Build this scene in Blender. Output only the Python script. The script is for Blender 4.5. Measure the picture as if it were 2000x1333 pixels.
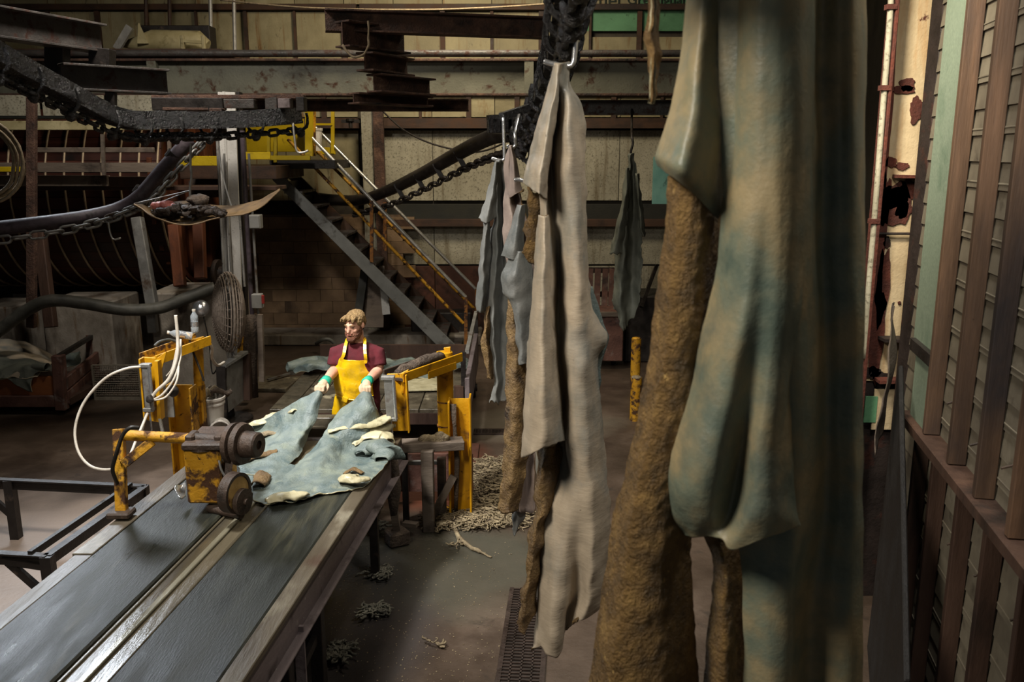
import bpy, bmesh, math, random
from mathutils import Vector, Matrix, Euler, noise as mn
random.seed(7)
S = bpy.context.scene
for o in list(bpy.data.objects): bpy.data.objects.remove(o, do_unlink=True)
C = S.collection

# ---------------------------------------------------------------- camera
F = 1700.0; CH = 3.05; TH = math.atan(367 / 1700.0)
CT, ST = math.cos(TH), math.sin(TH)
cam = bpy.data.cameras.new('camera'); camo = bpy.data.objects.new('camera', cam); C.objects.link(camo)
camo.location = (0, 0, CH); camo.rotation_euler = (math.pi / 2 - TH, 0, 0)
cam.sensor_width = 36; cam.lens = 36 * F / 2000; cam.clip_start = .05; cam.clip_end = 200
cam.dof.use_dof = True; cam.dof.focus_distance = 6.6; cam.dof.aperture_fstop = 4.0
S.camera = camo

def ray(px, py):
    u = (px - 1000) / F; v = (py - 666.5) / F
    return Vector((u, CT - v * ST, -ST - v * CT))
def P(px, py, Y):
    d = ray(px, py); t = Y / d.y
    return Vector((d.x * t, Y, CH + d.z * t))
def G(px, py, z=0.0):
    d = ray(px, py); t = (z - CH) / d.z
    return Vector((d.x * t, d.y * t, z))

# ---------------------------------------------------------------- world, lights, exposure
def lin(h):
    h = h.lstrip('#'); out = []
    for i in (0, 2, 4):
        c = int(h[i:i + 2], 16) / 255
        out.append(c / 12.92 if c <= .04045 else ((c + .055) / 1.055) ** 2.4)
    return tuple(out) + (1,)
w = bpy.data.worlds.new('world'); S.world = w; w.use_nodes = True
w.node_tree.nodes['Background'].inputs[0].default_value = (.82, .92, 1.0, 1)
w.node_tree.nodes['Background'].inputs[1].default_value = 0.08
def area(name, loc, target, size, power, col=(1, 1, 1), sy=None, spread=None):
    l = bpy.data.lights.new(name, 'AREA'); l.energy = power; l.color = col; l.size = size
    if sy: l.shape = 'RECTANGLE'; l.size_y = sy
    if spread: l.spread = math.radians(spread)
    o = bpy.data.objects.new(name, l); C.objects.link(o); o.location = loc
    o.rotation_euler = (Vector(target) - Vector(loc)).to_track_quat('-Z', 'Y').to_euler()
    return o
area('bay_lamp_work', (-3.0, 4.6, 5.9), (-1.4, 6.7, 1.0), .7, 120, (1.0, .98, .95), spread=75)
area('bay_lamp_aisle', (1.0, 8.0, 6.0), (.2, 6.3, 0), .9, 52, (1.0, .90, .74), spread=120)
area('bay_lamp_back', (-.6, 10.9, 6.3), (-.8, 14.2, 2.0), 1.2, 165, (1.0, .86, .64), spread=140)
area('drum_fill_light', (-3.3, 7.9, 6.1), (-4.2, 10.5, 1.8), .6, 85, (1.0, .93, .84), spread=120)  # extra fill lamp put in to bring up drum, column and truck
area('roof_window_left', (-6.3, 11.2, 6.4), (-2.6, 4.2, 0.8), 1.8, 62, (.85, .92, 1.0), spread=45)
area('roof_window_right', (1.45, 2.7, 5.5), (1.8, 3.7, 2.6), .6, 40, (1.0, .96, .9), spread=100)
area('wall_lamp', (1.0, 4.1, 5.0), (2.4, 5.6, 2.9), .4, 28, (1.0, .90, .72), spread=70)
area('hide_fill_light', (-2.6, .6, 5.6), (.35, 3.5, 2.5), 1.2, 125, (1.0, .92, .80), spread=110)  # added lamp high on the left, side-lights the hanging hides
S.view_settings.view_transform = 'Standard'; S.view_settings.look = 'None'
S.view_settings.gamma = 1; S.view_settings.use_curve_mapping = False
S.view_settings.exposure = 0.0

# ---------------------------------------------------------------- materials
MATS = {}
def mat(name, cols, scale=4, rough=(.55, .85), metal=0., bump=.25, bscale=40, stretch=(1, 1, 1),
        layers=(), detail=6, distort=0., vary=.12, spec=.4, coat=0., bump2=None, bdist=.01, sheen=0.):
    """cols: list of (position, hex) over a noise; layers: (hex, scale, lo, hi, stretch, rough) stains laid on top."""
    m = bpy.data.materials.new(name); m.use_nodes = True; nt = m.node_tree; N = nt.nodes; L = nt.links
    b = N['Principled BSDF']
    tc = N.new('ShaderNodeTexCoord'); oi = N.new('ShaderNodeObjectInfo')
    off = N.new('ShaderNodeVectorMath'); off.operation = 'MULTIPLY_ADD'
    cmb = N.new('ShaderNodeCombineXYZ')
    for i in range(3): L.new(oi.outputs['Random'], cmb.inputs[i])
    L.new(cmb.outputs[0], off.inputs[0]); off.inputs[1].default_value = (17, 31, 53); L.new(tc.outputs['Object'], off.inputs[2])
    def nz(sc, st=(1, 1, 1), det=detail, dis=0.):
        mp = N.new('ShaderNodeMapping'); mp.inputs['Scale'].default_value = st; L.new(off.outputs[0], mp.inputs[0])
        n = N.new('ShaderNodeTexNoise'); n.inputs['Scale'].default_value = sc; n.inputs['Detail'].default_value = det
        n.inputs['Roughness'].default_value = .62; n.inputs['Distortion'].default_value = dis
        L.new(mp.outputs[0], n.inputs['Vector']); return n.outputs['Fac']
    n1 = nz(scale, stretch, detail, distort)
    r = N.new('ShaderNodeValToRGB'); e = r.color_ramp.elements
    ps = cols if len(cols) > 1 else [(0, cols[0][1]), (1, cols[0][1])]
    e[0].position, e[0].color = ps[0][0], lin(ps[0][1]); e[1].position, e[1].color = ps[-1][0], lin(ps[-1][1])
    for p, h in ps[1:-1]:
        k = e.new(p); k.color = lin(h)
    L.new(n1, r.inputs[0]); col = r.outputs[0]
    rr = N.new('ShaderNodeMapRange'); rr.inputs[1].default_value = .3; rr.inputs[2].default_value = .7
    rr.inputs[3].default_value, rr.inputs[4].default_value = rough; L.new(n1, rr.inputs[0]); ro = rr.outputs[0]
    for (h, sc, lo, hi, st, lr) in layers:
        f = nz(sc, st, 8, .3); q = N.new('ShaderNodeMapRange'); q.inputs[1].default_value = lo; q.inputs[2].default_value = hi
        L.new(f, q.inputs[0])
        mx = N.new('ShaderNodeMix'); mx.data_type = 'RGBA'; L.new(q.outputs[0], mx.inputs[0]); L.new(col, mx.inputs[6])
        mx.inputs[7].default_value = lin(h); col = mx.outputs[2]
        if lr is not None:
            m2 = N.new('ShaderNodeMix'); L.new(q.outputs[0], m2.inputs[0]); L.new(ro, m2.inputs[2]); m2.inputs[3].default_value = lr; ro = m2.outputs[0]
    if vary:
        hs = N.new('ShaderNodeHueSaturation'); q = N.new('ShaderNodeMapRange')
        q.inputs[3].default_value = 1 - vary; q.inputs[4].default_value = 1 + vary
        L.new(oi.outputs['Random'], q.inputs[0]); L.new(q.outputs[0], hs.inputs['Value']); L.new(col, hs.inputs['Color']); col = hs.outputs[0]
    L.new(col, b.inputs['Base Color']); L.new(ro, b.inputs['Roughness'])
    b.inputs['Metallic'].default_value = metal; b.inputs['Specular IOR Level'].default_value = spec
    b.inputs['Coat Weight'].default_value = coat; b.inputs['Coat Roughness'].default_value = .18
    if sheen: b.inputs['Sheen Weight'].default_value = sheen
    if bump:
        f = nz(bscale, stretch if bump2 is None else bump2, 5)
        bp = N.new('ShaderNodeBump'); bp.inputs['Strength'].default_value = bump; bp.inputs['Distance'].default_value = bdist
        L.new(f, bp.inputs['Height']); L.new(bp.outputs[0], b.inputs['Normal'])
    MATS[name] = m; return m
I1 = (1, 1, 1)
M = MATS
mat('concrete_pier', [(.3, '6b6256'), (.7, '9a9184')], 3, layers=[('3a2e22', 2.5, .5, .7, (1, 1, .35), None), ('5c4226', 5, .58, .7, (2, 2, .3), None)], bump=.5)
mat('block', [(.3, '5a4632'), (.55, '7a6248'), (.75, '8d7458')], 2.2, layers=[('241a12', 1.3, .55, .75, I1, None)], bump=.5, vary=.1)
mat('mortar', [(.3, '4a3a2a'), (.7, '5e4a36')], 8)
mat('panel_cream', [(.3, '706749'), (.6, '918768'), (.8, 'a2997c')], 1.5, rough=(.5, .8), layers=[('6d4a1c', 3, .55, .72, (3, 1, .25), None), ('2a2012', 7, .62, .74, (1, 1, .6), None)], vary=.16)
mat('panel_grey', [(.3, '7f7a68'), (.6, 'a09a86'), (.8, 'b0aa98')], 1.3, rough=(.5, .8), layers=[('565040', 40, .52, .68, I1, None), ('5d5038', 3, .52, .75, (3, 1, .22), None)], vary=.1)
mat('panel_red', [(.3, '3d241a'), (.7, '5c3626')], 2, layers=[('1d120c', 4, .5, .7, I1, None)], vary=.15)
mat('girt_dark', [(.3, '14140f'), (.7, '25241c')], 4)
mat('girt_brown', [(.3, '2f2016'), (.7, '4a3222')], 5, layers=[('17100b', 4, .5, .7, (.2, 1, 1), None)])
mat('beam_grey', [(.3, '4d4c40'), (.7, '646355')], 2.5, rough=(.45, .7), layers=[('3a2416', 6, .56, .66, I1, .9), ('1c1812', 2.5, .58, .75, (.3, 1, 1), None)], bump=.35)
mat('rust_beam', [(.3, '33251e'), (.55, '523a2e'), (.75, '715848')], 7, rough=(.6, .95), layers=[('1a1310', 4, .5, .68, I1, .7)], bump=.8, bdist=.02)
mat('rust_grey', [(.3, '33302d'), (.7, '4b4642')], 6, rough=(.35, .6), layers=[('3a2218', 8, .52, .64, I1, .9)], bump=.6)
mat('black_grease', [(.3, '070606'), (.7, '15110f')], 9, rough=(.12, .42), bump=1., bscale=55, bdist=.03, spec=.6)
mat('black_grime', [(.3, '0a0908'), (.7, '16120f')], 4, rough=(.5, .8), bump=.4)
mat('chain_steel', [(.3, '2b2623'), (.7, '5a534d')], 12, rough=(.25, .5), metal=.6, bump=.3)
mat('pipe_purple', [(.3, '3b3237'), (.7, '5b5055')], 5, rough=(.35, .6), layers=[('1b1513', 5, .54, .7, I1, .5)])
mat('yellow_paint', [(.3, 'a87608'), (.6, 'c8920d'), (.8, 'd9a31a')], 4, rough=(.32, .6), layers=[('5b3a10', 6, .57, .7, I1, .8), ('24170c', 14, .62, .72, I1, .9)], bump=.25)
mat('yellow_worn', [(.3, 'a1700c'), (.7, 'bf8d1c')], 5, rough=(.4, .7), layers=[('3f250f', 9, .48, .58, I1, .9), ('1e130c', 16, .58, .66, I1, .9)], bump=.5)
mat('yellow_clean', [(.3, '9c8408'), (.7, 'bfa30d')], 2, rough=(.4, .6), layers=[('3c3210', 5, .6, .75, I1, None)])
mat('grey_paint', [(.3, '5d5e5b'), (.7, '767774')], 3, rough=(.4, .65), layers=[('b0aca0', 60, .70, .74, I1, None), ('3b3630', 5, .56, .72, I1, .8)], bump=.2)
mat('white_rail', [(.3, 'b3b0a8'), (.7, 'd6d3cc')], 5, rough=(.2, .4), metal=.7)
mat('rust_post', [(.3, '5b3719'), (.7, '8a5a22')], 16, layers=[('2c1a10', 12, .5, .6, I1, None)], bump=.5)
mat('drum_wood', [(.3, '2e150d'), (.6, '442014'), (.8, '562b1a')], 3, rough=(.35, .7), stretch=(.25, 1, 1), layers=[('150b07', 2, .5, .72, I1, .5)], vary=.25)
mat('drum_end', [(.3, '4a2614'), (.7, '6b3a1e')], 3, rough=(.4, .7), stretch=(1, 1, .25), layers=[('1d0e07', 2.5, .52, .7, I1, None)], vary=.25)
mat('hoop_steel', [(.3, '8d7a62'), (.7, 'b39e80')], 10, rough=(.4, .6), metal=.3)
mat('wood_dark', [(.3, '2e2019'), (.6, '473226'), (.8, '5a4231')], 4, rough=(.5, .8), stretch=(1, 1, .18), layers=[('140e0a', 2.5, .54, .72, (1, 1, .3), None)], bump=.5, vary=.2)
mat('wood_stud', [(.25, '36281f'), (.5, '55402f'), (.75, '785a43')], 5, rough=(.5, .75), stretch=(1.4, 1.4, .12), layers=[('2b2423', 1.6, .48, .68, (1, 1, .4), None), ('170e0a', 14, .68, .74, I1, None)], bump=.4, vary=.22)
mat('wood_grey', [(.3, '4b4037'), (.7, '776a5c')], 5, rough=(.6, .9), stretch=(.2, 1, 1), layers=[('241c16', 3, .53, .7, I1, None)], bump=.5, vary=.18)
mat('wood_cart', [(.3, '4a3028'), (.7, '6f4d40')], 4, rough=(.6, .9), layers=[('7d7069', 5, .56, .7, I1, None), ('20140f', 3, .55, .7, I1, None)], bump=.5, vary=.12)
mat('wood_orange', [(.3, '6d3c1d'), (.7, '96592e')], 3, rough=(.6, .9), stretch=(.3, 1, 1), layers=[('2b1a10', 3, .55, .72, I1, None)], vary=.12)
mat('wood_wet', [(.3, '3a332a'), (.7, '5e5545')], 4, rough=(.25, .55), stretch=(1, .15, 1), layers=[('7b7566', 4, .56, .7, (1, .3, 1), .3), ('3a2218', 1.2, .58, .72, I1, None)], bump=.4, vary=.1)
mat('clapboard', [(.3, '5d564a'), (.7, '7d7564')], 3, rough=(.45, .7), stretch=(1, .2, 1), layers=[('3a332a', 5, .58, .75, I1, None)], bump=.2, vary=.08)
mat('green_board', [(.3, '6b7867'), (.7, '7d8a76')], 60, rough=(.7, .9), layers=[('4f6450', 2, .58, .75, I1, None)], bump=.15, vary=.05)
mat('green_print', [(.3, '3f6848'), (.7, '5b8a65')], 2, rough=(.5, .7), layers=[('23331f', 4, .6, .7, (2, 1, 1), None)], bump=.2, vary=.05)
mat('blue_board', [(.3, '4f7d77'), (.7, '6c968e')], 3, layers=[('2a3f3a', 4, .56, .7, I1, None)])
mat('cream_peel', [(.3, 'a08c6c'), (.6, 'bca987'), (.8, 'cbbb9c')], 2.2, rough=(.35, .6), layers=[('9c6a2c', 2.6, .58, .78, (2, 1, .3), None), ('4a241a', 2.4, .60, .615, I1, .9)], bump=.35)
mat('steel_dark', [(.3, '171210'), (.7, '2c211c')], 5, rough=(.5, .85), layers=[('3c2118', 6, .56, .68, I1, None)], bump=.5)
mat('rust_flake', [(.3, '3a1c14'), (.7, '5b2c1f')], 12, rough=(.7, .95), bump=.8)
mat('column_white', [(.3, 'b5b1a9'), (.7, 'd2cec6')], 3, rough=(.4, .65), layers=[('2b2622', 55, .63, .67, I1, None), ('5d4a38', 5, .6, .75, (1, 1, .3), None)], bump=.3)
mat('conduit', [(.3, '8d8a84'), (.7, 'b0ada6')], 5, rough=(.3, .5), metal=.5, layers=[('4a3a2e', 8, .6, .72, I1, .8)])
mat('galv', [(.3, '6d6b66'), (.7, '8c8a85')], 6, rough=(.35, .55), metal=.4, layers=[('4b3a2c', 5, .56, .7, I1, .8)])
mat('muck', [(.3, '3c3129'), (.7, '6a5b4d')], 14, rough=(.5, .9), bump=1., bscale=50, bdist=.03)
mat('fan_wire', [(.3, '6a5d52'), (.7, '948678')], 30, rough=(.5, .8), metal=.2)
mat('silver', [(.3, 'c9c9c9'), (.7, 'e6e6e6')], 3, rough=(.15, .28), metal=.85)
mat('black_steel', [(.3, '14110f'), (.7, '2a2420')], 6, rough=(.35, .6), layers=[('4b3d33', 5, .6, .72, I1, .8)], bump=.3)
mat('belt', [(.3, '181a17'), (.6, '252722'), (.8, '35352b')], 7, rough=(.26, .5), stretch=(1.6, .25, 1), layers=[('4a4838', 3, .58, .78, (2, .2, 1), .35)], bump=.5, bscale=70, bump2=(2.0, .22, 1), bdist=.006, spec=.34)
mat('channel_wet', [(.3, '3f392d'), (.7, '5c5443')], 3.5, rough=(.08, .4), stretch=(1, .15, 1), layers=[('34302a', 3, .55, .7, (2, .2, 1), .2)], bump=.3, spec=.6)
mat('strip_metal', [(.3, '5f5b4c'), (.7, '8a8470')], 8, rough=(.1, .3), metal=.2, stretch=(1, .2, 1))
mat('frame_purple', [(.3, '5b5050'), (.7, '7f7372')], 4, rough=(.4, .7), stretch=(1, .3, 1), layers=[('332722', 4, .55, .7, I1, .8), ('a39a90', 30, .66, .7, I1, None)], bump=.35)
mat('iron_brown', [(.3, '2a2019'), (.7, '4a3a2e')], 9, rough=(.45, .75), layers=[('15100d', 6, .55, .7, I1, .5)], bump=.7)
mat('wood_disc', [(.3, 'b18d52'), (.7, 'cfae70')], 5, layers=[('6a431f', 7, .55, .66, I1, None)], bump=.3)
mat('hide_wetblue', [(.30, '505e5e'), (.5, '656f6a'), (.70, '7a8275')], 5, rough=(.30, .55), layers=[('8d8f78', 6, .6, .76, I1, None), ('3c4f54', 7, .58, .74, I1, .25)], bump=.6, bscale=50, bdist=.012, vary=.04)
mat('hide_flesh_pale', [(.3, '98906f'), (.6, 'b5ad8c'), (.8, 'c4bfa4')], 6, rough=(.3, .6), layers=[('6f6a4d', 6, .58, .72, I1, None)], bump=.5, bscale=40, coat=.2, vary=.05)
mat('hide_grey', [(.30, '6f6f68'), (.42, '8d8678'), (.54, 'a59783'), (.7, 'b3a48e')], 3.6, rough=(.35, .6), layers=[('626f72', 1.7, .54, .74, I1, None), ('3e342b', 26, .69, .74, I1, None)], bump=.35, bscale=9, bump2=(.7, .7, 2.6), bdist=.012, stretch=(1, 1, .6), vary=.03)
mat('hide_near', [(.30, '4f5a50'), (.42, '676c5c'), (.52, '777159'), (.62, '8a7c5d'), (.8, '928464')], 4.6, rough=(.35, .55), layers=[('46524c', 3.1, .56, .76, I1, None), ('6b4a33', 8, .72, .76, I1, None)], bump=.25, bscale=70, detail=4, vary=.02)
mat('hide_brown', [(.28, '46351a'), (.5, '6c522a'), (.72, '8f713f')], 14, rough=(.4, .75), layers=[('2c2010', 4, .55, .72, I1, None), ('b8975a', 24, .64, .72, I1, .4)], bump=1., bscale=75, bdist=.02, vary=.03)
mat('hide_flesh_dark', [(.3, '57432c'), (.7, '84693f')], 9, rough=(.35, .7), layers=[('2e2115', 5, .55, .7, I1, None)], bump=1., bscale=55, bdist=.02, vary=.04)
mat('hide_blue_far', [(.3, '595b58'), (.7, '767570')], 4, rough=(.3, .6), layers=[('42494a', 4, .56, .74, (1, 1, .4), None)], bump=.35, vary=.06)
mat('hide_pink', [(.3, '75675f'), (.7, '8f7f74')], 5, rough=(.4, .65), layers=[('5e5654', 4, .57, .74, I1, None)], bump=.3)
mat('hide_olive', [(.3, '545850'), (.7, '727468')], 5, rough=(.4, .7), layers=[('353a34', 5, .56, .72, (1, 1, .4), None)], bump=.3)
mat('trim_scrap', [(.3, '6b5d48'), (.6, '978769'), (.8, 'b8aa8c')], 12, rough=(.4, .75), layers=[('4d4030', 9, .52, .66, I1, None)], bump=.9, bscale=60, bdist=.02)
mat('trim_wet', [(.3, '6a675c'), (.7, '94907f')], 12, rough=(.2, .5), layers=[('3c382f', 9, .52, .66, I1, None)], bump=.9, bscale=60, bdist=.02)
mat('skin', [(.3, 'c08a72'), (.7, 'd6a38a')], 9, rough=(.45, .6), bump=.1, bscale=90, vary=0)
mat('shirt', [(.3, '430f17'), (.7, '5c1922')], 12, rough=(.8, .95), bump=.3, bscale=120, vary=0)
mat('apron', [(.3, 'c79a08'), (.7, 'e0b516')], 5, rough=(.18, .32), layers=[('8d6a10', 8, .62, .75, I1, None)], bump=.25, bscale=14, bdist=.02, coat=.5, vary=0, spec=.6)
mat('trousers', [(.3, '241c18'), (.7, '3a2c25')], 6, rough=(.8, .95), vary=0)
mat('glove', [(.3, 'a88f74'), (.7, 'c7ad90')], 20, rough=(.7, .9), bump=.5, vary=0)
mat('glove_cuff', [(.3, '138a6e'), (.7, '1da585')], 12, rough=(.5, .7), bump=.3, vary=0)
mat('hair', [(.3, '6f5535'), (.7, 'a78a5c')], 60, rough=(.4, .6), stretch=(1, 1, .2), bump=.9, bscale=110, bdist=.02, vary=0)
mat('beard', [(.3, '5b3520'), (.7, '80513a')], 60, rough=(.5, .7), bump=.9, bscale=120, bdist=.02, vary=0)
mat('eye_dark', [(0, '1d1511'), (1, '2a1d17')], 5, rough=(.2, .3), bump=0, vary=0)
mat('lip', [(0, 'a8635a'), (1, 'b87468')], 5, rough=(.4, .5), bump=0, vary=0)
mat('tattoo', [(0, '4d4446'), (1, '6a5c5a')], 60, rough=(.5, .6), bump=0, vary=0)
mat('bucket', [(.3, 'aaa397'), (.7, 'cfc9bf')], 5, rough=(.45, .65), layers=[('4d4036', 7, .55, .68, (1, 1, .4), .8)], bump=.2)
mat('hose_white', [(.3, 'b7ad9d'), (.7, 'd8cfc0')], 8, rough=(.35, .5), layers=[('5b4f42', 9, .62, .72, I1, None)])
mat('hose_black', [(0, '15130f'), (1, '262019')], 8, rough=(.4, .6))
mat('hose_grey', [(.3, '3a3934'), (.7, '57554d')], 8, rough=(.4, .6))
mat('mesh_wire', [(.3, '6d6558'), (.7, '8a8172')], 20, rough=(.5, .7), metal=.2)
mat('sling', [(.3, '5f4a30'), (.7, '846a45')], 8, rough=(.5, .75), layers=[('33261a', 4, .55, .72, I1, None)], bump=.4)
mat('raw_red', [(.3, '7c3a33'), (.7, 'b0675c')], 18, rough=(.25, .5), bump=.9)
mat('raw_dark', [(.3, '1d1610'), (.7, '40342a')], 22, rough=(.3, .7), bump=1., bdist=.03)
mat('cream_paint', [(.3, '8d8159'), (.7, 'b3a780')], 3, rough=(.5, .7), layers=[('54481f', 4, .58, .74, I1, None)])
mat('box_grey', [(.3, '7d7c78'), (.7, '989690')], 4, rough=(.4, .6), vary=.05)
mat('red_switch', [(0, '7c1c1a'), (1, '9a2b24')], 4)
mat('rope', [(.3, '5f5240'), (.7, '8c7c62')], 30, rough=(.8, .95), bump=.6)
mat('grate', [(.3, '1d1612'), (.7, '3a2c24')], 10, rough=(.35, .7), bump=.4)
mat('ink', [(0, '1b241b'), (1, '202a20')], 5, vary=0, bump=0)
mat('rubber', [(0, '17130f'), (1, '2a231e')], 8, rough=(.6, .8))
mat('plaster_dark', [(.3, '2a241c'), (.7, '3f372b')], 2, layers=[('15110d', 2, .5, .7, I1, None)])
mat('plank_wet', [(.3, '3f3a30'), (.6, '5d5546'), (.8, '6f6755')], 5, rough=(.15, .5), layers=[('a59c82', 4, .62, .7, I1, .5), ('201a13', 3, .55, .7, I1, .2)], bump=.4, vary=.2)
# bottle plastic: clear, thin
def glassmat(name, col, rough=.05):
    m = bpy.data.materials.new(name); m.use_nodes = True; b = m.node_tree.nodes['Principled BSDF']
    n = m.node_tree.nodes.new('ShaderNodeTexNoise'); n.inputs['Scale'].default_value = 6
    r = m.node_tree.nodes.new('ShaderNodeValToRGB'); r.color_ramp.elements[0].color = lin(col); r.color_ramp.elements[1].color = (1, 1, 1, 1)
    m.node_tree.links.new(n.outputs['Fac'], r.inputs[0]); m.node_tree.links.new(r.outputs[0], b.inputs['Base Color'])
    b.inputs['Roughness'].default_value = rough; b.inputs['Transmission Weight'].default_value = .75; b.inputs['IOR'].default_value = 1.2
    MATS[name] = m
glassmat('bottle_clear', 'cfe0ea')
# floor: worn, damp concrete with brown dirt, a beige lit area painted in, and a puddle with its greenish reflection in the colour
def floormat():
    m = mat('floor_concrete', [(.3, '332a22'), (.55, '483b30'), (.75, '5b4d40')], 1.4, rough=(.28, .65), detail=9,
            layers=[('2b211b', .9, .52, .72, I1, .35), ('8b8172', 60, .72, .76, I1, None), ('35302b', 5, .60, .75, I1, .3)], bump=.35, bscale=30, vary=0)
    nt = m.node_tree; N = nt.nodes; L = nt.links; b = N['Principled BSDF']
    ge = N.new('ShaderNodeNewGeometry'); sep = N.new('ShaderNodeSeparateXYZ'); L.new(ge.outputs['Position'], sep.inputs[0])
    nzn = N.new('ShaderNodeTexNoise'); nzn.inputs['Scale'].default_value = 1.1; nzn.inputs['Detail'].default_value = 7; L.new(ge.outputs['Position'], nzn.inputs['Vector'])
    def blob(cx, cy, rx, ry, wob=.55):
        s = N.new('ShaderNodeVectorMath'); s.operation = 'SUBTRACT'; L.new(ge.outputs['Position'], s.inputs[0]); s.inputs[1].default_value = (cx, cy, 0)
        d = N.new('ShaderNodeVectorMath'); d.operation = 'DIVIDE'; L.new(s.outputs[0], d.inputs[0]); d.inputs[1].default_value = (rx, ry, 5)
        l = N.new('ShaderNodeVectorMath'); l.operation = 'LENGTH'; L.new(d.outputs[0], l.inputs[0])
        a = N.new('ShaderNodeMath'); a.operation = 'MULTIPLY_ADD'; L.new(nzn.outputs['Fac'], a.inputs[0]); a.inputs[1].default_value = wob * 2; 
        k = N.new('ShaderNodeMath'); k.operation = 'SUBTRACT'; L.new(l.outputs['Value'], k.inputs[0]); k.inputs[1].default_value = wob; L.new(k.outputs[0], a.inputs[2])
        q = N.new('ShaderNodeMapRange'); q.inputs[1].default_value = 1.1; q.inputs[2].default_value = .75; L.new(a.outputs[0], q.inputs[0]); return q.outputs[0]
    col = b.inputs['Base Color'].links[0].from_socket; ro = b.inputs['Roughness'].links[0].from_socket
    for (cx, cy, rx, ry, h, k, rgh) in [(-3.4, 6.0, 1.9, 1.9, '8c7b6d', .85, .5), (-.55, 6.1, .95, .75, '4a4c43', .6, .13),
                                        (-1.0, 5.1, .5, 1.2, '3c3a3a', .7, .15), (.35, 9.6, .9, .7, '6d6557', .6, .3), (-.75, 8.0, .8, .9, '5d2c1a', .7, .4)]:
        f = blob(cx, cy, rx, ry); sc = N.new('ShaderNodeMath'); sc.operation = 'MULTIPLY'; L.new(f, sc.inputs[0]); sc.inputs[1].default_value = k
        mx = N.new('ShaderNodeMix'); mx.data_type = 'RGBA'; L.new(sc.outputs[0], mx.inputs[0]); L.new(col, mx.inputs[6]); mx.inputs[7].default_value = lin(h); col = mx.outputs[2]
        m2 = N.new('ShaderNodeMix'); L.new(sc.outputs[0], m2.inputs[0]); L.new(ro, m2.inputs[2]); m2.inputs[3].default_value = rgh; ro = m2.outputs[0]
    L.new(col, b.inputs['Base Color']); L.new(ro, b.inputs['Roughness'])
floormat()

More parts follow.
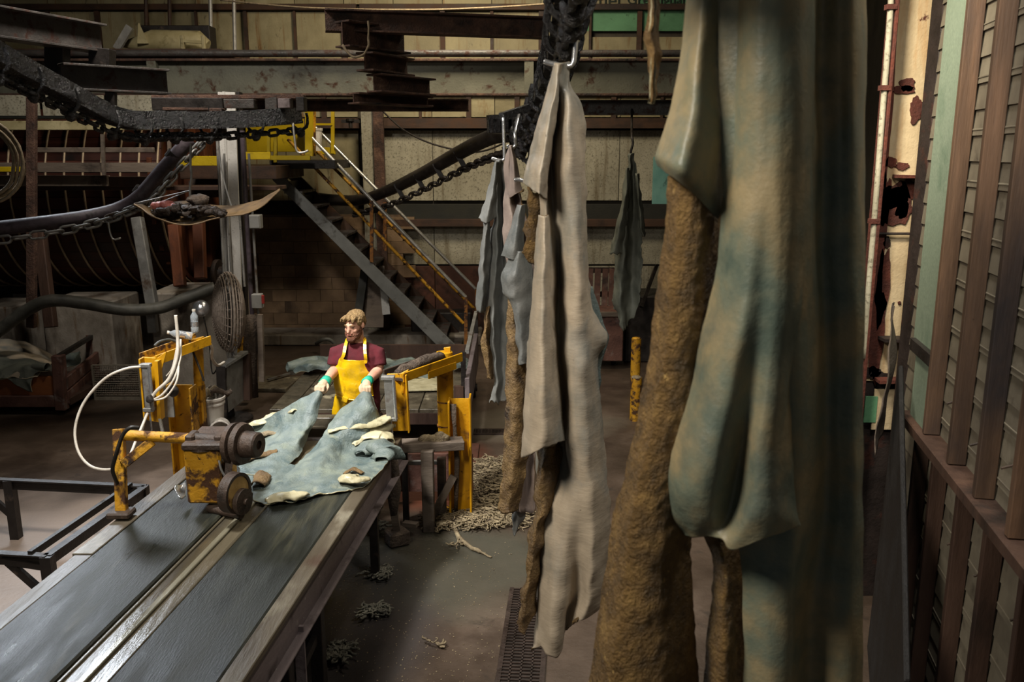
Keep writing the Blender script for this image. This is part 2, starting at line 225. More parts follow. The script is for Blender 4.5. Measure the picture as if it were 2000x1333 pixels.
# ---------------------------------------------------------------- mesh helpers
ORG = {}
def V(*a): return Vector(a if len(a) == 3 else a[0])
def frame(p, q, up=(0, 0, 1)):
    a = (V(q) - V(p)).normalized(); up = V(up)
    if abs(a.dot(up)) > .98: up = V(0, 1, 0)
    s = a.cross(up).normalized(); u = s.cross(a).normalized(); return a, s, u
class MB:
    def __init__(self): self.v = []; self.f = []
    def add(self, vs, fs):
        b = len(self.v); self.v += [V(x) for x in vs]; self.f += [tuple(b + i for i in f) for f in fs]; return self
    def box(self, c, s, rz=0, rx=0, ry=0):
        R = Euler((rx, ry, rz)).to_matrix(); c = V(c); h = V(s) / 2
        vs = [c + R @ V(x * h.x, y * h.y, z * h.z) for x in (-1, 1) for y in (-1, 1) for z in (-1, 1)]
        return self.add(vs, [(0, 1, 3, 2), (4, 6, 7, 5), (0, 4, 5, 1), (2, 3, 7, 6), (0, 2, 6, 4), (1, 5, 7, 3)])
    def hexa(self, a, b):   # two quads a (4 pts) and b (4 pts) joined
        return self.add(list(a) + list(b), [(3, 2, 1, 0), (4, 5, 6, 7), (0, 1, 5, 4), (1, 2, 6, 5), (2, 3, 7, 6), (3, 0, 4, 7)])
    def bar(self, p, q, w, h, up=(0, 0, 1)):
        a, s, u = frame(p, q, up)
        k = lambda c: [V(c) + s * (x * w / 2) + u * (y * h / 2) for x, y in ((-1, -1), (1, -1), (1, 1), (-1, 1))]
        return self.hexa(k(p), k(q))
    def ibeam(self, p, q, h, w, tf=.02, tw=.015, up=(0, 0, 1)):
        a, s, u = frame(p, q, up); p, q = V(p), V(q)
        self.bar(p + u * (h / 2 - tf / 2), q + u * (h / 2 - tf / 2), w, tf, up); self.bar(p - u * (h / 2 - tf / 2), q - u * (h / 2 - tf / 2), w, tf, up)
        return self.bar(p, q, tw, h - 2 * tf + .002, up)
    def channel(self, p, q, h, w, t=.015, up=(0, 0, 1), side=1):
        a, s, u = frame(p, q, up); p, q = V(p), V(q); d = s * side * (w / 2)
        self.bar(p, q, t, h, up)
        for e in (1, -1): self.bar(p + u * e * (h / 2 - t / 2) + d, q + u * e * (h / 2 - t / 2) + d, w, t, up)
        return self
    def tube(self, pts, r, n=10, cap=True, closed=False):
        pts = [V(p) for p in pts]; m = len(pts); rs = r if isinstance(r, (list, tuple)) else [r] * m
        ref = None; rings = []
        for i in range(m):
            t = (pts[(i + 1) % m if closed else min(i + 1, m - 1)] - pts[(i - 1) % m if closed else max(i - 1, 0)]).normalized()
            if ref is None:
                ref = V(0, 0, 1) if abs(t.z) < .9 else V(1, 0, 0)
            s = ref - t * ref.dot(t)
            if s.length < 1e-5: s = t.orthogonal()
            s.normalize(); ref = s; u = t.cross(s)
            rings.append([pts[i] + (s * math.cos(2 * math.pi * k / n) + u * math.sin(2 * math.pi * k / n)) * rs[i] for k in range(n)])
        b = len(self.v)
        for g in rings: self.v += g
        mm = m if closed else m - 1
        for i in range(mm):
            for k in range(n):
                j = (i + 1) % m
                self.f.append((b + i * n + k, b + i * n + (k + 1) % n, b + j * n + (k + 1) % n, b + j * n + k))
        if cap and not closed:
            self.f.append(tuple(b + k for k in reversed(range(n)))); self.f.append(tuple(b + (m - 1) * n + k for k in range(n)))
        return self
    def cyl(self, p, q, r, n=16, r2=None): return self.tube([p, q], [r, r if r2 is None else r2], n)
    def lathe(self, c, axis, prof, n=24):  # prof: (along, radius)
        a = V(axis).normalized(); s = a.orthogonal().normalized(); u = a.cross(s); c = V(c); b = len(self.v); m = len(prof)
        for (d, r) in prof:
            for k in range(n):
                t = 2 * math.pi * k / n; self.v.append(c + a * d + (s * math.cos(t) + u * math.sin(t)) * r)
        for i in range(m - 1):
            for k in range(n): self.f.append((b + i * n + k, b + i * n + (k + 1) % n, b + (i + 1) * n + (k + 1) % n, b + (i + 1) * n + k))
        self.f.append(tuple(b + k for k in reversed(range(n)))); self.f.append(tuple(b + (m - 1) * n + k for k in range(n))); return self
    def ell(self, c, r, R=None, n=14, m=9):
        R = R or Matrix.Identity(3); c = V(c); r = V(r) if not isinstance(r, (int, float)) else V(r, r, r); b = len(self.v)
        for i in range(m + 1):
            ph = math.pi * i / m
            for k in range(n):
                t = 2 * math.pi * k / n
                self.v.append(c + R @ V(r.x * math.sin(ph) * math.cos(t), r.y * math.sin(ph) * math.sin(t), r.z * math.cos(ph)))
        for i in range(m):
            for k in range(n): self.f.append((b + i * n + k, b + (i + 1) * n + k, b + (i + 1) * n + (k + 1) % n, b + i * n + (k + 1) % n))
        return self
    def wob(self, amp, sc, seed=0):
        for i, p in enumerate(self.v): self.v[i] = p + mn.noise_vector(p * sc + V(seed, seed * 2, -seed)) * amp
        return self
    def build(self, name, material, parent=None, smooth=False, bevel=0., label=None, cat=None, group=None, kind=None, mods=None):
        me = bpy.data.meshes.new(name)
        if parent is not None: o0 = ORG[parent.name]
        else:
            xs = [p.x for p in self.v]; ys = [p.y for p in self.v]; o0 = V((min(xs) + max(xs)) / 2, (min(ys) + max(ys)) / 2, min(p.z for p in self.v))
        me.from_pydata([p - o0 for p in self.v], [], self.f)
        bm = bmesh.new(); bm.from_mesh(me); bmesh.ops.recalc_face_normals(bm, faces=bm.faces); bm.to_mesh(me); bm.free()
        ms = material if isinstance(material, (list, tuple)) else [material]
        for x in ms: me.materials.append(MATS[x])
        if smooth:
            me.polygons.foreach_set('use_smooth', [True] * len(me.polygons))
            if smooth == 'auto': me.set_sharp_from_angle(angle=math.radians(40))
        o = bpy.data.objects.new(name, me); C.objects.link(o)
        if parent is not None: o.parent = parent
        else: o.location = o0
        ORG[o.name] = o0
        if bevel:
            b = o.modifiers.new('bevel', 'BEVEL'); b.width = bevel; b.segments = 1; b.limit_method = 'ANGLE'; b.harden_normals = False
        tag(o, label, cat, group, kind); return o
def tag(o, label=None, cat=None, group=None, kind=None):
    if label: o['label'] = label
    if cat: o['category'] = cat
    if group: o['group'] = group
    if kind: o['kind'] = kind
    return o
def thing(name, loc, label, cat, group=None, kind=None):
    o = bpy.data.objects.new(name, None); C.objects.link(o); o.location = loc; o.empty_display_size = .1
    ORG[o.name] = V(loc); return tag(o, label, cat, group, kind)
def inst(me_obj, name, parent, loc, rot=(0, 0, 0), sc=(1, 1, 1)):
    """a piece sharing mesh data; loc in world space"""
    o = bpy.data.objects.new(name, me_obj.data); C.objects.link(o); o.parent = parent; o.location = V(loc) - ORG[parent.name]
    o.rotation_euler = rot; o.scale = sc; ORG[o.name] = V(loc); return o
def crom(p0, p1, p2, p3, t):
    return .5 * ((2 * p1) + (p2 - p0) * t + (2 * p0 - 5 * p1 + 4 * p2 - p3) * t * t + (3 * p1 - p0 - 3 * p2 + p3) * t ** 3)
def spline(pts, n):
    pts = [V(p) for p in pts]; m = len(pts); out = []
    for i in range(n):
        x = i / (n - 1) * (m - 1); k = min(int(x), m - 2); t = x - k
        out.append(crom(pts[max(k - 1, 0)], pts[k], pts[k + 1], pts[min(k + 2, m - 1)], t))
    return out
def patch(rows, nu, nv):
    rr = [spline(r, nu) for r in rows]; cols = [spline([r[j] for r in rr], nv) for j in range(nu)]
    return [[cols[j][i] for j in range(nu)] for i in range(nv)]
def sheet(name, rows, mats, parent=None, nu=40, nv=60, th=.006, rip=.0, rsc=8., fine=0., edge=.0, seed=0, kind=None, label=None, cat=None, group=None, outward=(0, -1, 0)):
    """A leather sheet lofted through rows of points, two materials: grain side (towards outward) and flesh side."""
    g = patch(rows, nu, nv); mb = MB()
    for i, r in enumerate(g):
        for j, p in enumerate(r):
            q = p.copy()
            if rip: q += mn.noise_vector(p * rsc + V(seed, 0, 0)) * rip
            if fine: q += mn.noise_vector(p * 40 + V(seed, 5, 0)) * fine
            if edge and i >= nv - 3: q += V(mn.noise(V(p.x * 25 + seed, seed, p.y * 25)), 0, mn.noise(V(p.x * 18 + seed, 3, p.y * 18)) * 1.5) * edge * (i - nv + 4) / 3
            if edge and (j == 0 or j == nu - 1): q += V(mn.noise(V(p.z * 20 + seed, seed, j)), 0, 0) * edge * .6
            mb.v.append(q)
    for i in range(nv - 1):
        for j in range(nu - 1): mb.f.append((i * nu + j, i * nu + j + 1, (i + 1) * nu + j + 1, (i + 1) * nu + j))
    o0 = ORG[parent.name] if parent is not None else V(sum((p for p in mb.v), V(0, 0, 0)) / len(mb.v))
    me = bpy.data.meshes.new(name); me.from_pydata([p - o0 for p in mb.v], [], mb.f)
    s = V(0, 0, 0)
    for p in me.polygons: s += p.normal * p.area
    if s.dot(V(outward)) < 0: me.flip_normals()
    for x in mats: me.materials.append(MATS[x])
    me.polygons.foreach_set('use_smooth', [True] * len(me.polygons))
    o = bpy.data.objects.new(name, me); C.objects.link(o)
    if parent is not None: o.parent = parent
    else: o.location = o0
    ORG[o.name] = o0
    sm = o.modifiers.new('thick', 'SOLIDIFY'); sm.thickness = th; sm.offset = -1
    if len(mats) > 1: sm.material_offset = 1; sm.material_offset_rim = 1
    return tag(o, label, cat, group, kind)
KD = 1.0
def pr(y, Y0, *xd):   # a row in pixels: (x, depth offset) pairs at image height y
    return [P(x, y + (e[0] if e else 0), Y0 + d * KD) for (x, d, *e) in xd]
# ================================================================ the room
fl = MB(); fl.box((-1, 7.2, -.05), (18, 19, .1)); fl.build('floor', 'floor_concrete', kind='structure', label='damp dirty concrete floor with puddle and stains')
MB().box((-1, 7.2, 6.75), (18, 19, .1)).build('ceiling', 'plaster_dark', kind='structure', label='dark roof deck high above the hall')
MB().box((-9.4, 7.2, 3.35), (.15, 19, 6.7)).build('wall_left', 'plaster_dark', kind='structure', label='dark side wall beyond the drum')
YB = 14.6
wb = thing('wall_back', (-2, YB, 0), 'back wall of stained cream panels over masonry', None, kind='structure')
MB().box((-1.5, YB + .12, 3.35), (17, .12, 6.7)).build('backing', 'plaster_dark', wb)
unit = MB().box((0, 0, 0), (1, .05, 1)).build('panel', 'panel_cream', wb, bevel=.006); 
U = {'panel_cream': unit}
for k in ('panel_grey', 'panel_red', 'blue_board', 'green_print'):
    o = MB().box(ORG[wb.name], (1, .05, 1)).build('panel', k, wb, bevel=.006); U[k] = o
unit.data.transform(Matrix.Translation(-(unit.data.vertices[0].co + unit.data.vertices[7].co) / 2))
used = set()
def panel(k, x0, x1, z0, z1, y=YB):
    loc = ((x0 + x1) / 2, y + random.uniform(-.006, .006), (z0 + z1) / 2); sc = (x1 - x0 - .012, 1, z1 - z0 - .012)
    if k not in used:
        used.add(k); o = U[k]; o.location = V(loc) - ORG[wb.name]; o.scale = sc; return o
    return inst(U[k], 'panel', wb, loc, (0, random.uniform(-.004, .004), 0), sc)
x = -8.9
while x < 5.5:
    wd = .78
    if not (1.1 < x + .4 < 3.0): panel('panel_cream', x, x + wd, 4.22, 5.25)
    panel('panel_cream', x, x + wd, 5.35, 6.4); x += wd
gx0 = P(1140, 30, YB).x
panel('green_print', gx0, gx0 + 1.15, P(0, 62, YB).z, 5.6); panel('green_print', gx0 + 1.15, gx0 + 2.3, P(0, 62, YB).z, 5.6)
panel('panel_cream', gx0, gx0 + 1.15, 4.0, P(0, 72, YB).z); panel('panel_cream', gx0 + 1.15, gx0 + 2.3, 4.0, P(0, 72, YB).z)
for x in [-8.6, -7.3, -6.1, -4.9, -3.7] + [-2.32 + 1.02 * i for i in range(8)]:
    wd = 1.2 if x < -3 else 1.02
    panel('panel_grey' if x < -6 or x > -2.4 else 'panel_cream', x, x + wd, 2.28, 3.42); panel('panel_cream', x, x + wd, 3.62, 3.95)
    if x > -2.4:
        panel('panel_grey', x, x + wd, 1.22, 1.86); panel('panel_red' if x < 0 else 'panel_grey', x, x + wd, .08, 1.2)
panel('blue_board', P(1275, 300, YB).x, P(1275, 300, YB).x + .9, 1.9, 3.0, YB - .04)
# girts and battens of the back wall
for (z, h, m, d) in [(2.06, .34, 'girt_dark', .10), (1.93, .12, 'girt_brown', .22), (3.52, .16, 'girt_brown', .2), (4.08, .22, 'girt_dark', .12), (5.3, .09, 'girt_brown', .12)]:
    MB().box((1.6, YB - d / 2 - .02, z), (8, d, h) if z < 3 else (8, d, h)).build('girt', m, wb, bevel=.005)
    if z > 3: MB().box((-5.7, YB - d / 2 - .02, z), (6.5, d, h)).build('girt', m, wb, bevel=.005)
bt = MB().box(ORG[wb.name], (.05, .06, 1)).build('batten', 'girt_brown', wb)
bt.data.transform(Matrix.Translation(V(0, 0, 0))); bt.location = (-8.9 + 2, -.06, 4.74); bt.scale = (1, 1, 1.02)
for i in range(1, 19): inst(bt, 'batten', wb, (-8.9 + .78 * i, YB - .06, 4.74), sc=(random.choice((.7, 1, 1.5)), 1, 1.02))
for i in range(0, 18): inst(bt, 'batten', wb, (-8.5 + .78 * i, YB - .06, 3.78), sc=(random.choice((.8, 1.6)), .8, .36))
# masonry of the lower back wall, block by block
ms = thing('wall_masonry', (-3.3, YB - .2, 0), 'brown stained concrete block wall behind the worker', None, kind='structure')
MB().box((-3.2, YB - .12, 1.03), (2.75, .14, 2.06)).build('mortar', 'mortar', ms)
bl = MB().box(ORG[ms.name], (.395, .06, .195)).build('block', 'block', ms, bevel=.004)
first = True
for r in range(10):
    for c in range(7):
        X = -4.4 + c * .4 + (.2 if r % 2 else 0); Z = .1 + r * .2 + .03; loc = (X, YB - .205 + random.uniform(-.005, .005), Z)
        if first: bl.location = V(loc) - ORG[ms.name]; first = False
        else: inst(bl, 'block', ms, loc)
MB().box((-3.0, YB - .5, .09), (5, .7, .18)).build('ledge', 'concrete_pier', None, bevel=.02, kind='structure', label='low concrete ledge along the foot of the block wall').name = 'trim_1'
# lettering on the green board
def text(name, s, loc, size, m, parent, rx=math.pi / 2):
    cu = bpy.data.curves.new(name, 'FONT'); cu.body = s; cu.size = size; cu.extrude = .002; cu.align_x = 'LEFT'
    t = bpy.data.objects.new('tmp', cu); C.objects.link(t); dg = bpy.context.evaluated_depsgraph_get()
    me = bpy.data.meshes.new_from_object(t.evaluated_get(dg)); bpy.data.objects.remove(t)
    me.materials.clear(); me.materials.append(MATS[m])
    o = bpy.data.objects.new(name, me); C.objects.link(o); o.parent = parent; o.location = V(loc) - ORG[parent.name]; o.rotation_euler = (rx, 0, 0); ORG[o.name] = V(loc); return o
q = P(1168, 12, YB - .05); text('lettering', 'uel', (q.x, q.y, q.z), .30, 'ink', wb)
q = P(1224, 8, YB - .05); text('lettering', 'Greenguard', (q.x, q.y, q.z), .22, 'ink', wb)

# ---------------------------------------------------------------- right wall: studs, plate, clapboards
X0 = 1.3; KW = X0 / 1.6; ZQ = lambda z: CH - (CH - z) * KW; dW = V(.2032, .979, 0).normalized(); nW = V(-dW.y, dW.x, 0); AW = math.atan2(dW.y, dW.x)
FZ = CH - CH / KW     # wall coordinate of the floor
def W(Y, off, z): return V(X0, 0, 0) + dW * (Y * KW / dW.y) + nW * (off * KW) + V(0, 0, ZQ(z))
wr = thing('wall_right', W(4, -.1, FZ), 'timber stud wall with clapboards seen from inside', None, kind='structure')
def wbox(Ya, Yb, o0, o1, z0, z1):
    m = MB(); m.hexa([W(Ya, o0, z0), W(Yb, o0, z0), W(Yb, o1, z0), W(Ya, o1, z0)], [W(Ya, o0, z1), W(Yb, o0, z1), W(Yb, o1, z1), W(Ya, o1, z1)]); return m
ZR = 1.19
cb = MB().hexa([(-2.35, .004, -.085), (2.35, .004, -.085), (2.35, -.014, -.085), (-2.35, -.014, -.085)], [(-2.35, .012, .085), (2.35, .012, .085), (2.35, 0, .085), (-2.35, 0, .085)])
for i, p in enumerate(cb.v): cb.v[i] = p + ORG[wr.name]
cbo = cb.build('clapboard', 'clapboard', wr)
for i in range(42):
    loc = W(3.75, -.118, FZ + .09 + .155 * i)
    if i == 0: cbo.location = loc - ORG[wr.name]; cbo.rotation_euler = (0, 0, AW + math.pi)
    else: inst(cbo, 'clapboard', wr, loc, (0, 0, AW + math.pi))
    if i % 2: MB().cyl(W(3.4, -.104, FZ + .02 + .155 * i), W(6.0, -.104, FZ + .02 + .155 * i), .005, 6).build('nailing_strip', 'clapboard', wr)
MB().hexa([W(1.3, -.19, FZ), W(6.2, -.19, FZ), W(6.2, -.22, FZ), W(1.3, -.22, FZ)], [W(1.3, -.19, 6.6), W(6.2, -.19, 6.6), W(6.2, -.22, 6.6), W(1.3, -.22, 6.6)]).build('sheathing', 'plaster_dark', wr)
for Y in (5.56, 4.98, 4.46, 3.95, 3.44, 2.93, 2.42, 1.91):
    wbox(Y, Y + .055, -.1, 0, ZR + .02, 5.3).wob(.006, 1.1, Y).build('stud', 'wood_stud', wr, bevel=.004)
for Y in (5.75, 5.3, 4.75, 4.25, 3.72, 3.2, 2.7, 2.2):
    wbox(Y, Y + .055, -.1, -.005, FZ, ZR - .06).wob(.006, 1.1, Y + 9).build('stud', 'wood_dark', wr, bevel=.004)
wbox(1.5, 6.15, -.15, .03, ZR - .06, ZR + .015).build('plate', 'wood_dark', wr, bevel=.006)
for (Y, z) in ((5.2, 1.55), (4.7, 1.45), (4.2, 1.5), (4.9, .75), (4.4, .8), (3.85, .85)):
    MB().cyl(W(Y, -.16, z + .03), W(Y, -.02, z - .02), .006, 6).build('nail_rod', 'iron_brown', wr)
wbox(5.62, 6.2, -.06, -.035, 1.72, 4.15).build('insulation_board', 'green_board', wr)
wbox(5.62, 6.05, -.05, -.025, 1.2, 1.66).build('insulation_board', 'green_board', wr)
wbox(5.6, 6.15, -.10, .0, 1.66, 1.75).build('blocking', 'black_steel', wr, bevel=.004)
jp = wbox(5.58, 6.0, -.04, .02, 4.16, 4.38).build('joint_plate', 'black_steel', wr, bevel=.004)
for dy in (.12, .24): MB().lathe(W(5.6 + dy, .02, 4.3), nW, [(0, .016), (.008, .014), (.012, .006)], 8).build('screw', 'silver', jp)
# torn liner hanging beside the column
sheet('torn_liner', [[W(6.0, 0.15, 2.0), W(6.06, 0.14, 2.0), W(6.12, 0.12, 2.0)], [W(5.98, 0.16, 1.6), W(6.06, 0.12, 1.55), W(6.14, 0.10, 1.6)], [W(5.95, 0.19, 1.25), W(6.05, 0.14, 1.2), W(6.13, 0.10, 1.3)], [W(5.88, 0.22, .95), W(6.05, 0.16, .98), W(6.14, 0.11, 1.05)]],
      ['wood_grey'], None, 8, 20, rip=.03, rsc=6, label='torn grey liner strip hanging beside the dark column', cat='liner')
# peeling steel column between the wall and the hanging hides
sc = thing('steel_column', (2.42, 5.6, 0), 'cream steel column with peeling paint and rusted edges beside the stud wall', 'column')
ZL = P(1750, 745, 5.6).z
xa = P(1738, 5, 5.6).x; xb = P(1835, 5, 5.6).x + .1
MB().box(((xa + xb) / 2, 5.62, (ZL + 5.6) / 2), (xb - xa, .03, 5.6 - ZL)).build('web', 'cream_peel', sc)
MB().box(((xa + xb) / 2, 5.63, ZL / 2), (xb - xa, .03, ZL)).build('web_lower', 'steel_dark', sc)
MB().box((xb + .02, 5.47, 2.8), (.03, .45, 5.6)).build('flange', 'steel_dark', sc, bevel=.004)
MB().box((xa - .01, 5.52, 2.8), (.02, .14, 5.6)).build('flange', 'rust_flake', sc, bevel=.004)
for py, dd, mm in ((345, .12, 'rust_flake'), (665, .16, 'steel_dark'), (745, .14, 'rust_flake')):
    z = P(1800, py, 5.52).z; MB().box(((xa + xb) / 2 + .06, 5.57, z), (xb - xa - .1, dd, .02)).wob(.01, 9).build('stiffener', mm, sc)
z = P(1750, 457, 5.57).z; MB().cyl((xa, 5.58, z), (xb, 5.58, z), .008, 8).build('tie_rod', 'steel_dark', sc)
# flakes of lifted paint and rust patches with their own ragged edge
def flake(px, py, w, h, seed, m='rust_flake'):
    c = P(px, py, 5.596); pts = []; n = 26
    for k in range(n):
        t = 2 * math.pi * k / n; r = 1 + .45 * mn.noise(V(math.cos(t) * 1.7 + seed, math.sin(t) * 1.7, seed)) + .2 * mn.noise(V(math.cos(t) * 5 + seed, math.sin(t) * 5, seed))
        pts.append(c + V(math.cos(t) * w * r * .81, 0, math.sin(t) * h * r * .81))
    b = MB(); b.add(pts + [p + V(0, .01, 0) for p in pts], [tuple(range(n)), tuple(range(2 * n - 1, n - 1, -1))] + [(k, (k + 1) % n, n + (k + 1) % n, n + k) for k in range(n)])
    return b.build('rust_patch', m, sc)
for i, (px, py, w_, h_, mm) in enumerate([(1735, 250, .03, .5, 0), (1722, 450, .05, .5, 0), (1712, 640, .07, .4, 0), (1726, 560, .05, .3, 0), (1752, 400, .12, .16, 0), (1772, 165, .06, .05, 0), (1765, 175, .08, .03, 0), (1790, 215, .05, .1, 0), (1740, 318, .05, .04, 0), (1762, 325, .05, .03, 0),
        (1745, 385, .10, .09, 1), (1722, 415, .06, .1, 0), (1762, 405, .05, .1, 0), (1775, 370, .07, .08, 0), (1732, 475, .03, .045, 1), (1700, 560, .03, .3, 0), (1757, 592, .012, .015, 0), (1703, 728, .07, .05, 1), (1720, 735, .09, .035, 1)]):
    flake(px, py, w_, h_, i * 3.1, 'steel_dark' if mm else 'rust_flake')
g = MB(); c0 = P(1700, 800, 5.58); g.box(c0, (.08, .012, .18)).build('green_stain_panel', 'green_print', sc)
g = MB(); c0 = P(1728, 800, 5.585); g.box(c0, (.16, .012, .28)).build('lower_panel', 'cream_peel', sc)
pts = [P(1741, -10, 5.47), P(1735, 80, 5.47), P(1723, 230, 5.47), P(1707, 440, 5.47), P(1696, 570, 5.47), P(1690, 700, 5.47)]
cp = thing('conduit_pipe', (pts[0].x, 5.47, 0), 'white painted conduit running down the left edge of the peeling column', 'pipe')
MB().tube(spline(pts, 24), .018, 10).build('pipe', 'panel_grey', cp, smooth=True)
for py in (14, 172, 432): 
    q = P(1741 - (py / 570) * 45, py, 5.47); MB().box(q, (.06, .05, .03)).build('clamp', 'rust_flake', cp)
# dark post nearer than the column
MB().box((2.55, 5.40, 2.8), (.11, .16, 5.6)).wob(.01, 2).build('dark_post', 'steel_dark', None, bevel=.01, label='dark rusted steel post between cream column and green board', cat='post')
MB().hexa([(1.68, 3.4, 0), (1.71, 3.4, 0), (2.27, 4.96, 0), (2.24, 4.96, 0)], [(1.71, 3.4, .8), (1.74, 3.4, .8), (2.3, 4.96, 1.83), (2.27, 4.96, 1.83)]).wob(.01, 3).build('dark_fill_panel', 'black_grime', None, bevel=.006, label='added black sloping panel darkening the foot of the stud wall', cat='panel')  # invented panel, put here to keep this corner black
MB().hexa([(2.95, 5.66, 0), (3.05, 5.66, 0), (4.95, 14.5, 0), (4.85, 14.5, 0)], [(2.95, 5.66, 6.65), (3.05, 5.66, 6.65), (4.95, 14.5, 6.65), (4.85, 14.5, 6.65)]).build('wall_side', 'plaster_dark', None, kind='structure', label='dark side wall beyond the peeling column')
# floor drains
def drain(name, a, b, wd, label):
    a, b = V(a), V(b); t = thing(name, (a + b) / 2, label, 'drain'); d = (b - a).normalized(); s = V(-d.y, d.x, 0); L = (b - a).length
    MB().bar(a + V(0, 0, .004), b + V(0, 0, .004), wd, .006).build('sump', 'rubber', t)
    fr = MB()
    for e in (-1, 1): fr.bar(a + s * e * wd / 2 + V(0, 0, .008), b + s * e * wd / 2 + V(0, 0, .008), .03, .016)
    fr.build('frame', 'grate', t); bars = MB(); n = int(L / .035)
    for i in range(n):
        c = a + d * (i + .5) * L / n + V(0, 0, .011); bars.bar(c - s * wd / 2, c + s * wd / 2, .012, .012)
    for e in (-.25, 0, .25): bars.bar(a + s * e * wd + V(0, 0, .012), b + s * e * wd + V(0, 0, .012), .01, .01)
    o = bars.build('bar_grid', 'grate', t); o['kind'] = 'stuff'
drain('floor_drain', (-.06, 3.2, 0), (.13, 5.7, 0), .26, 'long trench drain grate below the large hanging hide')
a = G(925, 845); drain('floor_drain', a, a + V(.55, .0, 0), .16, 'short drain grate in the floor behind the yellow post')
# ================================================================ overhead steel
def ib(name, a, b, h, w_, m, label, tf=.02, group=None, ends=None):
    t = thing(name, (V(a) + V(b)) / 2, label, 'beam', group)
    a, b = V(a), V(b); _, s, u = frame(a, b)
    MB().bar(a + u * (h / 2 - tf / 2), b + u * (h / 2 - tf / 2), w_, tf).build('top_flange', 'rust_beam' if m == 'beam_grey' else m, t, bevel=.003)
    MB().bar(a - u * (h / 2 - tf / 2), b - u * (h / 2 - tf / 2), w_, tf).build('bottom_flange', 'rust_beam' if m != 'rust_grey' else m, t, bevel=.003)
    MB().bar(a, b, .016, h - 2 * tf + .004).build('web', m, t); return t
YM = 12.0; zt = P(0, 116, YM).z; zb = P(0, 188, YM).z
mbm = ib('main_girder', (-8.2, YM, (zt + zb) / 2), (4.0, YM, (zt + zb) / 2), zt - zb, .24, 'beam_grey', 'long grey painted steel girder spanning the whole hall', .03)
for px in (1033, 300): 
    q = P(px, 150, YM - .06); MB().box((q.x, YM - .062, (zt + zb) / 2), (.12, .1, zt - zb - .06)).build('stiffener', 'beam_grey', mbm)
MB().cyl((-8, YM - .05, zt + .07), (4, YM - .05, zt + .07), .045, 12).build('pipe_on_girder', 'rust_grey', None, smooth='auto', label='thin cream pipe lying along the top of the grey girder', cat='pipe')
zz = P(0, 205, YM + .3).z
ib('track_beam', (-4.3, YM + .4, zz), (-.6, YM + .4, zz), .16, .2, 'rust_beam', 'rusty brown track beam hung under the grey girder')
ib('track_beam', (P(1135, 215, YM).x, YM + .4, zz - .03), (4, YM + .4, zz - .03), .2, .16, 'rust_grey', 'dark steel beam under the girder right of the large hide')
# beams running in from the upper left and the cut beams
def horiz(px1, py1, Y1, px0, py0):   # far end by depth, near end at the same height
    q1 = P(px1, py1, Y1); d = ray(px0, py0); t = (q1.z - CH) / d.z; return V(d.x * t, d.y * t, q1.z), q1
for (n0, n1, hh, Yf, m, lab, wd) in [((0, 45), (196, 76), .27, 9, 'rust_grey', 'grey rust-edged beam end at the top left corner', .2), ((120, 150), (326, 161), .24, 9, 'rust_grey', 'shorter dark beam below the top left beam', .2),
                                 ((635, 40), (1062, 55), .22, 10, 'rust_beam', 'long rusted beam reaching left from behind the black conveyor track', .18)]:
    a, b = horiz(n1[0], n1[1], Yf, n0[0], n0[1]); d = b - a
    if n0[0] == 0: a = a - d * .4
    ib('steel_beam', a, b, hh, wd, m, lab)
for (pa, pb, py, hh, Yf, lab) in [(668, 788, 66, .26, 9.3, 'top stub of the stepped rusty beam ends'), (712, 794, 120, .19, 9.4, 'middle stub of the stepped rusty beam ends'), (730, 838, 162, .19, 9.5, 'bottom stub of the stepped rusty beam ends'), (690, 835, 192, .12, 9.6, 'flat hanger beam under the rusty beam ends')]:
    a = P(pa, py, Yf); b = P(pb, py, Yf); b = b + V(0, .7, .0); b.z = a.z; b.x = P(pb, py, b.y).x
    ib('beam_stub', a, b, hh, .22, 'rust_beam', lab)
# clinging rag strings on the top stub
MB().tube(spline([P(718, 40, 9.25), P(720, 80, 9.2), P(712, 105, 9.2), P(690, 112, 9.2), P(668, 88, 9.25)], 20), .012, 6).wob(.015, 12).build('rag_string', 'rope', None, smooth=True, label='pale torn string dangling from the rusty beam stub', cat='string')
# posts connecting the upper left beams
for (px, y0, y1, Y, w_, lab) in [(112, 90, 150, 8.6, .18, 'dark hanger post between the two top left beams'), (200, 95, 130, 8.9, .2, 'short block hanger at the end of the top left beam'), (217, 180, 225, 8.6, .09, 'thin hanger rod under the shorter dark beam'), (62, 190, 640, 10.45, .1, 'brown post rising from the walkway at the left')]:
    a, b = P(px, y0, Y), P(px, y1, Y); MB().bar(a, b, w_, w_ * .8).build('hanger_post', 'rust_beam' if px == 62 else 'black_steel', None, bevel=.006, label=lab, cat='post')
